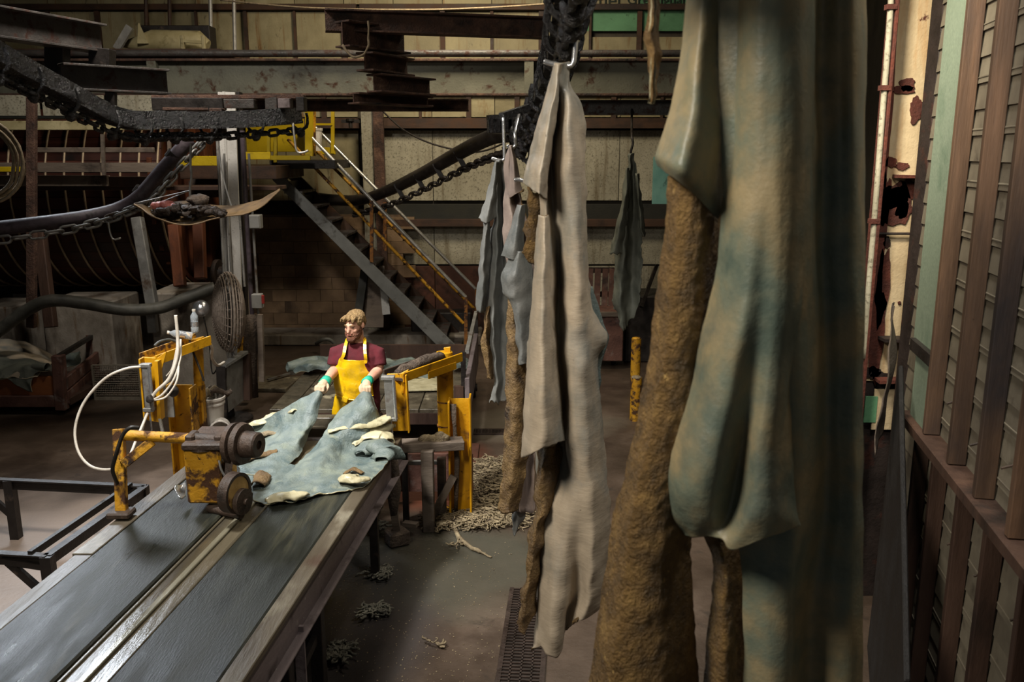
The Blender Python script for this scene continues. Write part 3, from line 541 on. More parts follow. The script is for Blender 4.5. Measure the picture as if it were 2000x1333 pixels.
# ---- greasy overhead conveyor: rail, brackets, chain links
def link_mesh(parent, m, L=.11, r=.012, wd=.028):
    pts = []
    for k in range(12):
        t = 2 * math.pi * k / 12; pts.append(V(math.copysign(L / 2 - wd, math.cos(t)) + wd * math.cos(t), wd * math.sin(t), 0))
    b = MB(); b.tube(pts, r, 6, closed=True)
    for i, p in enumerate(b.v): b.v[i] = p + ORG[parent.name]
    return b.build('chain_link', m, parent, smooth=True)
def chain(parent, pts, m='chain_steel', L=.11, r=.012, n=None, wd=.028, drop=0):
    tot = sum((V(pts[i + 1]) - V(pts[i])).length for i in range(len(pts) - 1)); n = n or int(tot / (L - 2.4 * r)); pp = spline(pts, n + 1); lm = link_mesh(parent, m, L, r, wd)
    for i in range(n):
        d = pp[i + 1] - pp[i]; c = (pp[i] + pp[i + 1]) / 2; q = d.to_track_quat('X', 'Z'); q = q @ Euler((math.pi / 2 * (i % 2) + .35, 0, 0)).to_quaternion()
        if i == 0: lm.location = c - ORG[parent.name]; lm.rotation_euler = q.to_euler()
        else: inst(lm, 'chain_link', parent, c, q.to_euler())
def conveyor(label, pts, hang=.3, drop=.17, rad=.09, step=.42, m='black_grease', blob=True):
    t = thing('overhead_conveyor', spline(pts, 3)[1], label, 'conveyor')
    pp = spline(pts, 26); rail = MB()
    for i in range(25): rail.bar(pp[i], pp[i + 1] + (pp[i + 1] - pp[i]) * .03, .07, .15)
    rail.wob(.008, 14).build('rail', m, t); fl = MB()
    for i in range(25): fl.bar(pp[i] - V(0, 0, .08), pp[i + 1] - V(0, 0, .08), .13, .03)
    fl.wob(.008, 14).build('rail_flange', m, t)
    tot = sum((pp[i + 1] - pp[i]).length for i in range(25)); k = max(2, int(tot / step)); hp = spline(pts, k)
    for q in hp:
        b = MB().tube(spline([q + V(.07, 0, .02), q + V(.085, 0, -.1), q + V(.02, 0, -.16), q + V(0, 0, -drop)], 8), .016, 6)
        b.tube(spline([q + V(-.07, 0, .02), q + V(-.085, 0, -.1), q + V(-.02, 0, -.16), q + V(0, 0, -drop)], 8), .016, 6); b.ell(q + V(0, 0, -drop - .02), (.05, .05, .06), n=8, m=5); b.wob(.012, 20).build('trolley', m, t, smooth=True)
    chain(t, [p - V(0, 0, drop) for p in pts], m, .13, .017, wd=.034)
    return t
conveyor('black greasy conveyor rail with chain dropping in from the top left', [P(-330, -90, 5.2), P(-120, 30, 6.0), P(0, 105, 6.6), P(110, 165, 7.3), P(235, 228, 8.2), P(330, 232, 8.7), P(440, 232, 9.1), P(585, 224, 9.8)])
hb = thing('track_hanger', P(450, 205, 9.4), 'dark rusty timber and steel packing above the black conveyor rail', 'hanger')
for (x0, x1, y0, y1, m, dy) in [(300, 440, 192, 216, 'black_steel', 0), (440, 500, 194, 212, 'rust_grey', .0), (520, 545, 190, 216, 'rust_grey', .1), (545, 570, 193, 212, 'frame_purple', .05), (580, 598, 190, 218, 'black_steel', 0), (412, 440, 212, 262, 'rust_beam', -.35), (300, 596, 186, 194, 'rust_beam', .1), (322, 412, 210, 216, 'rust_beam', 0)]:
    a, b = P(x0, y0, 9.5 + dy), P(x1, y1, 9.5 + dy); MB().box((a + b) / 2, (abs(b.x - a.x), .14, abs(a.z - b.z))).wob(.006, 9).build('packing_block', m, hb, bevel=.006)
cv2 = conveyor('black greasy conveyor track with shackles above the large hanging hide', [P(1170, -600, 1.6), P(1130, -150, 3.0), P(1108, 0, 3.9), P(1085, 110, 5.0), P(1050, 195, 6.4), P(1018, 250, 7.6)], step=.36)
# comb-like turn section at the far end of that track
tw = thing('turn_wheel', P(1010, 250, 8.2), 'black toothed conveyor turn hung with greasy hooks', 'wheel')
c = P(1005, 250, 8.2); MB().lathe(c - V(0, 0, .05), (0, 0, 1), [(0, .20), (0, .24), (.04, .24), (.04, .1), (.12, .1), (.12, .26), (.16, .26)], 22).build('wheel', 'black_grease', tw, smooth='auto')
tm = MB().box(ORG[tw.name], (.025, .05, .13)).build('tooth', 'black_grease', tw)
for k in range(20):
    t = 2 * math.pi * k / 20; loc = c + V(math.cos(t) * .24, math.sin(t) * .24, .02)
    if k == 0: tm.location = loc - ORG[tw.name]; tm.rotation_euler = (0, 0, t)
    else: inst(tm, 'tooth', tw, loc, (0, 0, t))
pp = spline([P(990, 265, 8.3), P(1010, 272, 8.0), P(1035, 285, 7.4), P(1048, 300, 7.0)], 12)
for q in pp: MB().tube(spline([q, q + V(.03, 0, -.04), q + V(.03, 0, -.12), q + V(-.02, 0, -.15), q + V(-.04, 0, -.1)], 9), .011, 6).build('empty_hook', 'black_grease', tw, smooth=True)
MB().bar(P(1050, 205, 6.35), P(980, 228, 6.1), .05, .05).build('hanger_arm', 'black_grease', tw)
# far rail sloping down left behind the stairs
t = thing('conveyor_pipe', P(850, 320, 11), 'dark pipe rail with chain sloping down across the grey wall panels', 'rail')
far = [P(1000, 262, 9.2), P(960, 268, 9.6), P(900, 297, 10.6), P(820, 342, 12.0), P(745, 378, 13.3), P(690, 392, 13.9), P(600, 385, 14.1)]
MB().tube(spline(far, 40), .085, 12).build('pipe', 'black_steel', t, smooth=True)
for q in (far[2], V(far[3]) * .5 + V(far[2]) * .5, far[3], V(far[4]) * .5 + V(far[3]) * .5):
    MB().box(V(q) - V(0, 0, .1), (.06, .06, .26), ry=-.5).build('clamp', 'black_steel', t)
chain(t, [V(q) - V(-.02, 0, .21) for q in far[:6]], 'chain_steel', .17, .018, wd=.045)
# left pipe rail bending down past the drum
t = thing('conveyor_pipe', P(250, 400, 9.3), 'thick purple-grey pipe rail bending down in front of the drum', 'rail')
lp = [P(372, 272, 9.5), P(320, 330, 9.4), P(275, 382, 9.3), P(240, 405, 9.3), P(190, 420, 9.2), P(100, 434, 9.0), P(-120, 458, 8.7), P(-420, 480, 8.2)]
MB().tube(spline(lp, 50), .075, 12).build('pipe', 'pipe_purple', t, smooth=True)
for q in (P(340, 306, 9.45), P(277, 376, 9.35)):
    MB().lathe(q - V(.03, 0, .03), (1, 0, 1.15), [(0, .085), (.08, .085)], 14).build('collar', 'black_steel', t)
chain(t, [P(402, 272, 9.4), P(350, 330, 9.3), P(300, 388, 9.2), P(270, 405, 9.2), P(200, 432, 9.1), P(100, 455, 8.9), P(-60, 476, 8.7), P(-380, 505, 8.2)], 'galv', .17, .014, wd=.04)
# ---- upper level clutter
zd = P(300, 104, 12.6).z
ud = thing('upper_deck', (-5.2, 13.2, zd - .07), 'plank deck above the girder carrying the cream housing', 'deck')
for i in range(7): MB().box((-5.2, 12.15 + i * .33, zd - .03), (2.7, .31, .045)).build('plank', 'girt_brown', ud)
for xx in (-6.3, -5.2, -4.1): MB().box((xx, 13.15, (zd - .052 + zt) / 2), (.09, 2.3, max(.04, zd - .052 - zt))).build('joist', 'girt_brown', ud)
hs = thing('machine_housing', P(320, 95, 13), 'cream painted machine housing lying above the girder', 'housing')
a = P(225, 104, 12.6); b = P(410, 76, 12.6)
MB().tube([P(232, 88, 13.2), P(300, 82, 13.2), P(390, 84, 13.2), P(405, 92, 13.2)], [.02, .17, .17, .1], 16).build('body', 'cream_paint', hs, smooth='auto')
MB().hexa([P(268, 85, 13), P(290, 85, 13), P(290, 85, 13.2), P(268, 85, 13.2)], [P(270, 45, 13), P(272, 45, 13), P(272, 45, 13.2), P(270, 45, 13.2)]).build('fin', 'cream_paint', hs)
for px in (357, 398): MB().box(P(px, 88, 12.85), (.05, .06, .26)).build('bracket', 'cream_paint', hs, bevel=.01)
for py in (80, 98): MB().bar(P(357, py, 12.85), P(400, py + 3, 12.85), .05, .04).build('crossbar', 'cream_paint', hs)
MB().bar(P(215, 101, 12.7), P(296, 101, 12.7), .2, .05).build('base_plate', 'cream_paint', hs)
MB().bar(P(228, 96, 12.9), P(254, 52, 12.9), .1, .06, (0, 1, 0)).build('leaning_strip', 'conduit', None, label='pale ridged strip leaning on the cream machine housing', cat='strip')
a, b = P(282, 52, 13.6), P(418, 98, 13.6); b.z = zd - .008; MB().box((a + b) / 2, (b.x - a.x, .3, a.z - b.z)).build('dark_cabinet', 'black_steel', None, bevel=.01, label='dark grey cabinet behind the cream housing', cat='cabinet')
for px in (284, 410, 456, 330): 
    MB().cyl(P(px, -40, 13.9), P(px + 3, 118, 13.9), .03, 8).build('standpipe', 'conduit' if px > 400 else 'girt_brown', None, label={284: 'thin dark upright left of the dark cabinet', 410: 'pale upright at the right end of the dark cabinet', 456: 'pale thin upright pipe alone on cream panels', 330: 'thin upright behind the cream housing'}[px], cat='pipe')
MB().tube(spline([P(430, 0, 12.5), P(600, 15, 12.5), P(800, 19, 12.4), P(950, 15, 12.3), P(1100, 5, 12.2), P(1300, -12, 12)], 40), .012, 6).build('cable', 'rope', None, smooth=True, label='thin pale cable sagging across the top of the wall', cat='cable')
MB().tube(spline([P(745, 215, 13.8), P(790, 255, 13.6), P(850, 283, 13.4), P(930, 297, 13.2), P(985, 280, 13)], 30), .014, 6).build('cable', 'black_steel', None, smooth=True, label='dark cable drooping over the grey wall panels', cat='cable')
# coil of rope at the left edge
rc = MB()
for k in range(9): 
    q = P(-18, 315, 7.6); rc.tube([q + V(math.cos(t) * (.2 + .012 * k), -.04 * math.sin(k) , math.sin(t) * (.26 + .01 * k)) for t in [2 * math.pi * i / 28 for i in range(28)]], .012, 6, closed=True)
rc.wob(.012, 8).build('rope_coil', 'rope', None, smooth=True, label='coil of grey rope at the left edge of the hall', cat='rope')
# ================================================================ tanning drum
DC = V(0, 13.05, 2.56); DR = 1.42; XE = -4.62
dr = thing('tanning_drum', (-6.4, 12.9, 0), 'huge dark red wooden tanning drum bound with steel hoops', 'drum')
ns = 56; a0 = 2 * math.pi / ns
st = MB(); wv = DR * a0 * .97
st.hexa([(-2, -wv / 2, -.05), (2, -wv / 2, -.05), (2, wv / 2, -.05), (-2, wv / 2, -.05)], [(-2, -wv / 2, .012), (2, -wv / 2, .012), (2, wv / 2, .012), (-2, wv / 2, .012)])
for i, p in enumerate(st.v): st.v[i] = p + ORG[dr.name]
sto = st.build('stave', 'drum_wood', dr, bevel=.006)
k0 = 0
for k in range(ns):
    t = a0 * k
    if math.sin(t) > .75 and math.cos(t) > .2: continue
    loc = V(XE - 2.0, DC.y - math.cos(t) * DR, DC.z + math.sin(t) * DR); rot = (math.pi / 2 - t, 0, 0)
    if k0 == 0: sto.location = loc - ORG[dr.name]; sto.rotation_euler = rot; k0 = 1
    else: inst(sto, 'stave', dr, loc, rot)
hp = MB(); hp.tube([V(0, math.cos(2 * math.pi * k / 48) * (DR + .03), math.sin(2 * math.pi * k / 48) * (DR + .03)) + ORG[dr.name] for k in range(48)], .016, 6, closed=True)
hpo = hp.build('hoop', 'hoop_steel', dr, smooth=True)
for i in range(16):
    loc = V(XE - .03 - .245 * i, DC.y, DC.z)
    if i == 0: hpo.location = loc - ORG[dr.name]
    else: inst(hpo, 'hoop', dr, loc)
for i in range(15):
    yy = DC.y - DR + .1 + i * (2 * DR - .2) / 14; hh = 2 * math.sqrt(max(.02, (DR - .03) ** 2 - (yy - DC.y) ** 2))
    MB().box((XE - .14, yy, DC.z), (.06, .2, hh)).build('end_plank', 'drum_end', dr, bevel=.008)
for dy in (-.75, -.2, .4): MB().box((XE - .06, DC.y + dy, DC.z), (.12, .16, 2 * math.sqrt(DR ** 2 - dy * dy) - .2)).build('end_brace', 'drum_end', dr, bevel=.01)
MB().lathe((XE - .05, DC.y, DC.z), (1, 0, 0), [(0, .3), (.12, .3), (.12, .16), (.5, .14)], 20).build('axle_hub', 'iron_brown', dr, smooth='auto')
q = P(405, 535, 11.4); MB().lathe(q, (1, -.1, 0), [(0, .09), (.12, .09), (.12, .19), (.18, .19), (.18, .1), (.36, .1)], 18).build('pipe_flange', 'iron_brown', None, smooth='auto', label='rusty pipe flange at the lower end of the drum', cat='flange')
# slanting supports before the drum
for (xa, ya, xb, yb, lab) in [(268, 425, 300, 612, 'grey leaning support post in front of the drum near the fan'), (78, 455, 100, 640, 'dim leaning support post at the left of the drum'), (340, 440, 352, 560, 'orange-brown upright at the drum end'), (388, 430, 392, 545, 'narrow orange upright beside the white column')]:
    m = 'galv' if xa < 300 else 'drum_end'
    MB().bar(P(xa, ya, 10.9), P(xb, yb, 10.7), .13, .12, (0, 1, 0)).build('support_post', m if xa != 78 else 'wood_dark', None, bevel=.01, label=lab, cat='post')
# concrete piers
for (x0, x1, y0, y1, Yf, dp, lab) in [(290, 462, 572, 742, 10.9, .9, 'tall pale concrete pier under the drum beside the fan'), (78, 232, 590, 760, 11.4, .9, 'dim concrete pier under the drum behind the cart'), (-60, 40, 600, 760, 11.6, .8, 'dark concrete pier at the left edge')]:
    a, b = P(x0, y0, Yf), P(x1, y1, Yf); zt_ = a.z
    MB().box(((a.x + b.x) / 2, Yf + dp / 2, zt_ / 2), (b.x - a.x, dp, zt_)).wob(.01, 2).build('concrete_pier', 'concrete_pier', None, bevel=.02, label=lab, cat='pier')
a, b = P(286, 598, 10.75), P(308, 650, 10.75); MB().box((a + b) / 2, (b.x - a.x, .1, a.z - b.z)).build('post_shoe', 'galv', None, bevel=.01, label='grey post shoe on the corner of the pale pier', cat='bracket')
MB().tube(spline([P(-30, 665, 10.3), P(0, 645, 10.3), P(50, 608, 10.3), P(95, 588, 10.3), P(160, 592, 10.4), P(240, 605, 10.5), P(310, 602, 10.6), P(370, 580, 10.7), P(420, 562, 10.8)], 60), .075, 12).wob(.006, 9).build('suction_hose', 'hose_grey', None, smooth=True, label='thick grey hose looped below the drum', cat='hose')
MB().box((-6.0, 13.6, .45), (3.6, .3, .9)).build('pier_wall', 'concrete_pier', None, label='dark low wall in shade under the drum', cat='wall')
# ================================================================ walkway by the drum
wk = thing('walkway', (-5.6, 11, 2.7), 'grey walkway boards and rails along the drum', 'walkway')
def strip(x0, y0, x1, y1, Y, dp, m, name='board', par=wk, wobb=0):
    a, b = P(x0, y0, Y), P(x1, y1, Y); mb = MB().box(((a.x + b.x) / 2, Y + dp / 2, (a.z + b.z) / 2), (abs(b.x - a.x), dp, abs(a.z - b.z)))
    return mb.build(name, m, par, bevel=.005)
strip(-60, 318, 332, 337, 10.8, .06, 'wood_grey', 'fascia_board'); strip(-60, 343, 210, 364, 10.95, .1, 'wood_grey', 'deck_beam'); strip(205, 345, 335, 366, 11, .1, 'wood_dark', 'deck_beam')
strip(70, 288, 300, 298, 10.9, .05, 'wood_grey', 'guard_board'); strip(-60, 326, 60, 336, 10.6, .06, 'yellow_clean', 'toe_board')
strip(-60, 236, 300, 254, 11.35, .05, 'cream_paint', 'upper_board')
for (xa_, xb_) in ((-60, 78), (80, 205), (207, 330)): strip(xa_, 186, xb_, 233, 11.42, .04, 'panel_grey', 'upper_panel')
strip(-60, 226, 300, 232, 11.36, .05, 'girt_dark', 'upper_rail'); strip(-60, 364, 540, 372, 11.05, .5, 'wood_dark', 'deck_underside')
for px in (200, 65, 330): MB().bar(P(px, 262, 10.75), P(px + 3, 342, 10.75), .04, .03, (0, 1, 0)).build('rail_post', 'wood_grey', wk)
# yellow landing of the stairs
YS = 13.05
ld = thing('stair_landing', P(520, 305, 13), 'yellow edged stair landing with yellow panel and posts', 'landing')
strip(328, 305, 426, 324, 11.6, .04, 'yellow_clean', 'toe_board', ld); strip(462, 297, 528, 312, 12.2, .04, 'yellow_clean', 'toe_board', ld)
strip(526, 304, 606, 313, 12.6, .04, 'yellow_clean', 'toe_board', ld); strip(605, 288, 655, 302, 13.9, .04, 'yellow_clean', 'toe_board', ld)
strip(478, 232, 596, 297, 13.7, .03, 'yellow_clean', 'yellow_panel', ld); strip(350, 324, 540, 350, 12, 1.6, 'girt_brown', 'deck', ld)
strip(526, 313, 655, 330, 12.8, 1.2, 'black_steel', 'deck', ld)
for (px, ya, yb, Y, m, wd) in [(604, 198, 305, 13.0, 'yellow_clean', .1), (613, 200, 305, 13.1, 'yellow_worn', .05), (650, 200, 300, 13.9, 'yellow_clean', .05), (525, 262, 310, 12.6, 'yellow_clean', .04), (538, 262, 318, 12.8, 'yellow_clean', .05)]:
    MB().bar(P(px, ya, Y), P(px, yb, Y), wd, wd, (0, 1, 0)).build('yellow_post', m, ld)
for py in (202, 243): MB().bar(P(613, py, 13.5), P(650, py, 13.9), .03, .03).build('guard_rail', 'yellow_clean', ld)
# white bucket on the landing
q = P(612, 295, 13.6); bk = thing('landing_bucket', q, 'white bucket standing on the yellow stair landing', 'bucket')
MB().lathe(q, (0, 0, 1), [(0, .12), (0, .12), (.3, .145), (.3, .155), (.34, .155), (.34, .14)], 18).build('pail', 'bucket', bk, smooth='auto'); MB().tube(spline([q + V(-.15, 0, .3), q + V(0, -.17, .12), q + V(.15, 0, .3)], 12), .006, 6).build('bail_handle', 'galv', bk)
# ================================================================ stairs
sw = thing('staircase', P(760, 560, 13.3), 'grey steel staircase with yellow and white handrails', 'stairs')
def stringer(Y, m):
    a = P(530, 322, Y); b = P(905, 690, Y); a2 = P(530, 357, Y); dn = b - a
    m1 = MB(); th = .05; p = [a, b, P(868, 690, Y), P(532, 352, Y)]
    m1.hexa(p, [x + V(0, th, 0) for x in p]); m1.build('stringer', m, sw, bevel=.006); return a, b
A, B = stringer(13.0, 'grey_paint'); A2 = A + V(0, .95, 0); B2 = B + V(0, .95, 0)
m1 = MB(); p = [A2, B2, P(868, 690, 13.0) + V(0, .95, 0), P(532, 352, 13.0) + V(0, .95, 0)]; m1.hexa(p, [x + V(0, .05, 0) for x in p]); m1.build('stringer', 'girt_brown', sw)
tr = MB().box(ORG[sw.name], (.27, .9, .03)).build('tread', 'rust_grey', sw)
rs = MB().box(ORG[sw.name], (.012, .9, .15)).build('riser', 'black_steel', sw)
for i in range(13):
    f = (i + .6) / 13.2; c = A.lerp(B, f) + V(-.05, .5, -.06)
    if i == 0: tr.location = c - ORG[sw.name]; rs.location = c + V(-.13, 0, .08) - ORG[sw.name]
    else: inst(tr, 'tread', sw, c); inst(rs, 'riser', sw, c + V(-.13, 0, .08))
def rail(pa, pb, Y, r, m, name): MB().cyl(P(pa[0], pa[1], Y), P(pb[0], pb[1], Y), r, 10).build(name, m, sw, smooth='auto')
rail((598, 258), (910, 581), 13.0, .026, 'white_rail', 'handrail'); rail((562, 272), (905, 632), 13.0, .024, 'yellow_worn', 'mid_rail')
rail((615, 248), (930, 566), 13.9, .026, 'white_rail', 'handrail'); rail((616, 292), (930, 607), 13.9, .024, 'yellow_worn', 'mid_rail')
for (px, ya, yb, Y) in [(910, 580, 690, 13.0), (931, 564, 660, 13.9), (726, 392, 512, 13.0), (752, 395, 490, 13.9)]:
    MB().bar(P(px, ya, Y), P(px, yb, Y), .05, .05, (0, 1, 0)).build('rail_post', 'rust_post', sw)
# column behind the stairs and clutter under them
bc = thing('rusty_column', P(735, 400, 14.2), 'rust and grey steel column behind the stair handrails', 'column')
a = P(716, 205, 14.2); MB().box((a.x, 14.3, 1.9), (.2, .16, 3.8)).build('web', 'panel_grey', bc); a = P(738, 205, 14.2); MB().box((a.x, 14.2, 1.9), (.16, .1, 3.8)).build('flange', 'rust_beam', bc); 
q = P(685, 250, 13.9); vh = MB(); vh.lathe(q, (0, 0, 1), [(0, .03), (.1, .03), (.1, .07), (.14, .07)], 10); vh.box(q + V(0, 0, .1), (.28, .04, .05)); vh.build('valve', 'black_steel', None, label='small dark valve fixed on the wall beside the landing', cat='valve')
lm = thing('leaning_boards', P(705, 640, 13.2), 'dark boards and sacking leaning under the stairs behind the worker', 'boards')
MB().bar(P(700, 610, 13.2), P(712, 528, 13.5), .12, .04, (0, 1, 0)).build('board', 'girt_dark', lm); MB().bar(P(728, 640, 13.3), P(730, 520, 13.6), .34, .05, (0, 1, 0)).build('board', 'wood_grey', lm); MB().bar(P(755, 615, 13.3), P(748, 540, 13.5), .12, .04, (0, 1, 0)).build('board', 'galv', lm)
MB().box((-1.15, 14.2, .25), (1.0, .34, .5)).wob(.02, 3).build('dark_crate', 'black_steel', None, bevel=.02, label='dark crate in the shade below the stairs', cat='crate')
# ================================================================ white column with conduits
YC = 10.35
wc = thing('white_column', P(460, 790, YC), 'speckled white steel column rising beside the fan', 'column')
def vbar(px0, y0, px1, y1, w_, d_, m, name, par, Y=YC, rnd=False):
    a, b = P(px0, y0, Y), P(px1, y1, Y)
    mb = MB().cyl(a, b, w_ / 2, 10) if rnd else MB().bar(a, b, w_, d_, (0, 1, 0)); return mb.build(name, m, par, smooth='auto' if rnd else False)
vbar(450, 180, 471, 780, .11, .03, 'column_white', 'flange', wc, YC - .1); vbar(432, 180, 453, 780, .07, .03, 'column_white', 'flange', wc, YC + .05); vbar(442, 180, 463, 780, .03, .2, 'column_white', 'web', wc, YC + .02)
vbar(462, 180, 480, 780, .1, .12, 'black_steel', 'web', wc, YC + .06)
for (x0, y0, x1, y1, w_, m, lab) in [(424, 268, 446, 700, .035, 'conduit', 'pale conduit on the left of the white column'), (438, 300, 457, 620, .025, 'conduit', 'thin conduit in front of the white column'), (473, 255, 500, 760, .055, 'pipe_purple', 'purple-grey pipe right of the white column'), (486, 300, 512, 740, .03, 'galv', 'thin grey conduit farthest right of the white column'), (468, 418, 478, 560, .03, 'white_rail', 'bright short conduit below the hanging sling')]:
    a, b = P(x0, y0, YC - .16), P(x1, y1, YC - .16); MB().cyl(a, b, w_ / 2, 10).build('conduit', m, None, smooth='auto', label=lab, cat='conduit')
jb = thing('junction_box', P(500, 432, YC - .2), 'grey electrical box on the conduit under the sling', 'electrical box'); q = P(500, 433, YC - .2)
MB().box(q, (.13, .12, .16)).build('case', 'box_grey', jb, bevel=.008); MB().box(q + V(0, -.065, 0), (.11, .015, .14)).build('cover', 'box_grey', jb, bevel=.004)
jb = thing('switch_box', P(503, 588, YC - .2), 'grey switch box with red lever on the lower column', 'electrical box'); q = P(503, 588, YC - .2)
MB().box(q, (.12, .1, .17)).build('case', 'box_grey', jb, bevel=.008); MB().box(q + V(.07, -.02, .02), (.03, .04, .1)).build('lever', 'red_switch', jb, bevel=.004)
MB().tube([P(490, 615, YC - .25), P(488, 660, YC - .28), P(486, 710, YC - .27), P(490, 775, YC - .25)], [.06, .1, .09, .07], 14).wob(.05, 9).wob(.02, 25).build('rag_wrap', 'muck', None, smooth=True, label='lumpy brown muck and rags wrapped round the column foot', cat='rags')
MB().bar(P(508, 615, YC - .3), P(512, 745, YC - .3), .06, .06, (0, 1, 0)).build('wood_post', 'wood_grey', None, label='thin wooden post at the foot of the white column', cat='post')
# grey channel stand by the column
cs = thing('channel_stand', P(470, 790, 9.6), 'grey steel channel stand in front of the column foot', 'stand')
a, b = P(440, 695, 9.5), P(478, 800, 9.5); zt_ = a.z
MB().hexa([P(440, 712, 9.4), P(474, 690, 9.9), P(474, 690, 9.94), P(440, 712, 9.44)], [P(446, 806, 9.4), P(476, 782, 9.9), P(476, 782, 9.94), P(446, 806, 9.44)]).build('web', 'galv', cs)
MB().bar(P(434, 716, 9.4), P(478, 688, 9.9), .09, .03).build('top_flange', 'galv', cs); MB().bar(P(432, 716, 9.4), P(436, 800, 9.4), .1, .06, (0, 1, 0)).build('leg', 'black_steel', cs); MB().bar(P(482, 690, 9.95), P(484, 780, 9.95), .08, .1, (0, 1, 0)).build('leg', 'wood_dark', cs)
q = P(466, 680, 10.0); MB().box(q, (.12, .1, .3), ry=.1).build('yellow_bracket', 'yellow_worn', None, bevel=.01, label='small worn yellow bracket behind the fan foot', cat='bracket')
# fan
fc = P(446, 610, 9.75); fa = V(-.86, -.42, .05).normalized(); fs = fa.cross(V(0, 0, 1)).normalized(); fu = fs.cross(fa)
fn = thing('pedestal_fan', fc - V(0, 0, .9), 'dusty wire-caged industrial fan turned sideways with silver motor', 'fan')
R = .45
for s_, n_ in ((1, 'front_guard'), (-1, 'back_guard')):
    g = MB()
    for k in range(1, 17):
        rr = R * k / 16; hh = .17 * math.sqrt(max(0, 1 - (k / 16.3) ** 2)); g.tube([fc + fa * s_ * hh + (fs * math.cos(t) + fu * math.sin(t)) * rr for t in [2 * math.pi * i / 30 for i in range(30)]], .0075, 5, closed=True)
    for k in range(28):
        t = 2 * math.pi * k / 28; g.tube([fc + fa * s_ * .17 * math.sqrt(max(0, 1 - (j / 8.1) ** 2)) + (fs * math.cos(t) + fu * math.sin(t)) * R * j / 8 for j in range(9)], .005, 5)
    g.build(n_, 'fan_wire', fn)
MB().tube([fc + (fs * math.cos(t) + fu * math.sin(t)) * R for t in [2 * math.pi * i / 36 for i in range(36)]], .014, 8, closed=True).build('rim', 'fan_wire', fn)
bm_ = MB()
for k in range(3):
    t = 2 * math.pi * k / 3 + .4; d = fs * math.cos(t) + fu * math.sin(t); e = fa.cross(d); p = [fc + d * .05 + e * .03, fc + d * .38 + e * .12 + fa * .05, fc + d * .36 - e * .1 - fa * .05, fc + d * .05 - e * .03]
    b = MB(); b.hexa(p, [x + fa * .006 for x in p]); b.build('blade', 'galv', fn)
mc = fc + fa * .27 + V(0, 0, .0)
MB().ell(mc + V(-.02, 0, .05), (.095, .095, .095), n=20, m=12).build('motor', 'silver', fn, smooth=True)
MB().cyl(fc + V(.05, 0, -.4), P(450, 800, 9.75), .03, 10).build('pole', 'galv', fn)
bz = P(450, 800, 9.75); MB().lathe((bz.x, bz.y, 0), (0, 0, 1), [(0, .25), (.03, .25), (.06, .05), (bz.z + .05, .035)], 18).build('base', 'black_steel', fn, smooth='auto')
MB().tube(spline([mc + V(0, 0, -.05), mc + V(.04, 0, -.35), mc + V(.05, 0, -.7), P(428, 715, 9.5), P(440, 718, 9.5)], 24), .008, 6).build('cord', 'hose_black', fn, smooth=True)
# ================================================================ sling with hide trimmings hanging in front of the column
SY = 8.9
sl = thing('hanging_sling', P(400, 430, SY), 'brown sheet sling hanging from a wire heaped with dark scraps', 'sling')
sheet('sling_sheet', [[P(262, 398, SY + .1), P(310, 402, SY + .45), P(360, 392, SY + .5), P(440, 402, SY + .45), P(500, 392, SY + .3), P(546, 368, SY + .1)],
                      [P(261, 399, SY), P(310, 424, SY + .1), P(360, 432, SY + .1), P(430, 420, SY + .1), P(500, 404, SY + .05), P(546, 369, SY)],
                      [P(262, 398, SY - .1), P(310, 426, SY - .3), P(365, 438, SY - .3), P(435, 424, SY - .2), P(500, 408, SY - .1), P(546, 370, SY - .05)]], ['sling', 'sling'], sl, 40, 14, th=.012, rip=.012, rsc=6, outward=(0, 0, 1))
hp_ = MB()
for i in range(170):
    px = random.uniform(300, 436); q = P(px, 417 - 16 * math.sin((px - 290) / 150 * math.pi) * random.random(), SY + random.uniform(-.2, .25)); hp_.ell(q, (random.uniform(.02, .06), random.uniform(.02, .05), random.uniform(.015, .035)), n=8, m=6)
o = hp_.wob(.03, 14).wob(.015, 40).build('scrap_heap', 'raw_dark', sl, smooth=True); o['kind'] = 'stuff'
for (px, py) in ((310, 402), (325, 400), (335, 405)): MB().ell(P(px, py, SY - .12), (.07, .06, .04), n=10, m=7).wob(.03, 20).build('red_scrap', 'raw_red', sl, smooth=True)
MB().ell(P(385, 392, SY), (.1, .08, .06), n=10, m=8).wob(.04, 18).build('pale_scrap', 'muck', sl, smooth=True)
MB().tube(spline([P(373, 280, SY), P(372, 320, SY), P(374, 345, SY), P(371, 370, SY), P(372, 392, SY)], 12), .012, 6).build('wire', 'galv', sl)
for pq in ((262, 398), (290, 405)): MB().cyl(P(372, 372, SY), P(pq[0], pq[1], SY), .006, 5).build('wire', 'galv', sl)
MB().tube(spline([P(428, 285, SY - .1), P(432, 330, SY - .1), P(445, 380, SY - .1), P(452, 402, SY - .1)], 12), .008, 6).build('wire', 'galv', sl)
MB().tube(spline([P(212, 435, 9), P(215, 455, 9), P(222, 468, 9), P(236, 465, 9)], 12), .01, 6).build('hook', 'white_rail', None, smooth=True, label='bright empty hook hanging in front of the drum hoops', cat='hook')
MB().tube(spline([P(572, 240, 9.6), P(576, 275, 9.6), P(580, 296, 9.6), P(592, 298, 9.6), P(602, 294, 9.6)], 14), .012, 6).build('hook', 'white_rail', None, smooth=True, label='bright empty hook hanging before the yellow panel', cat='hook')
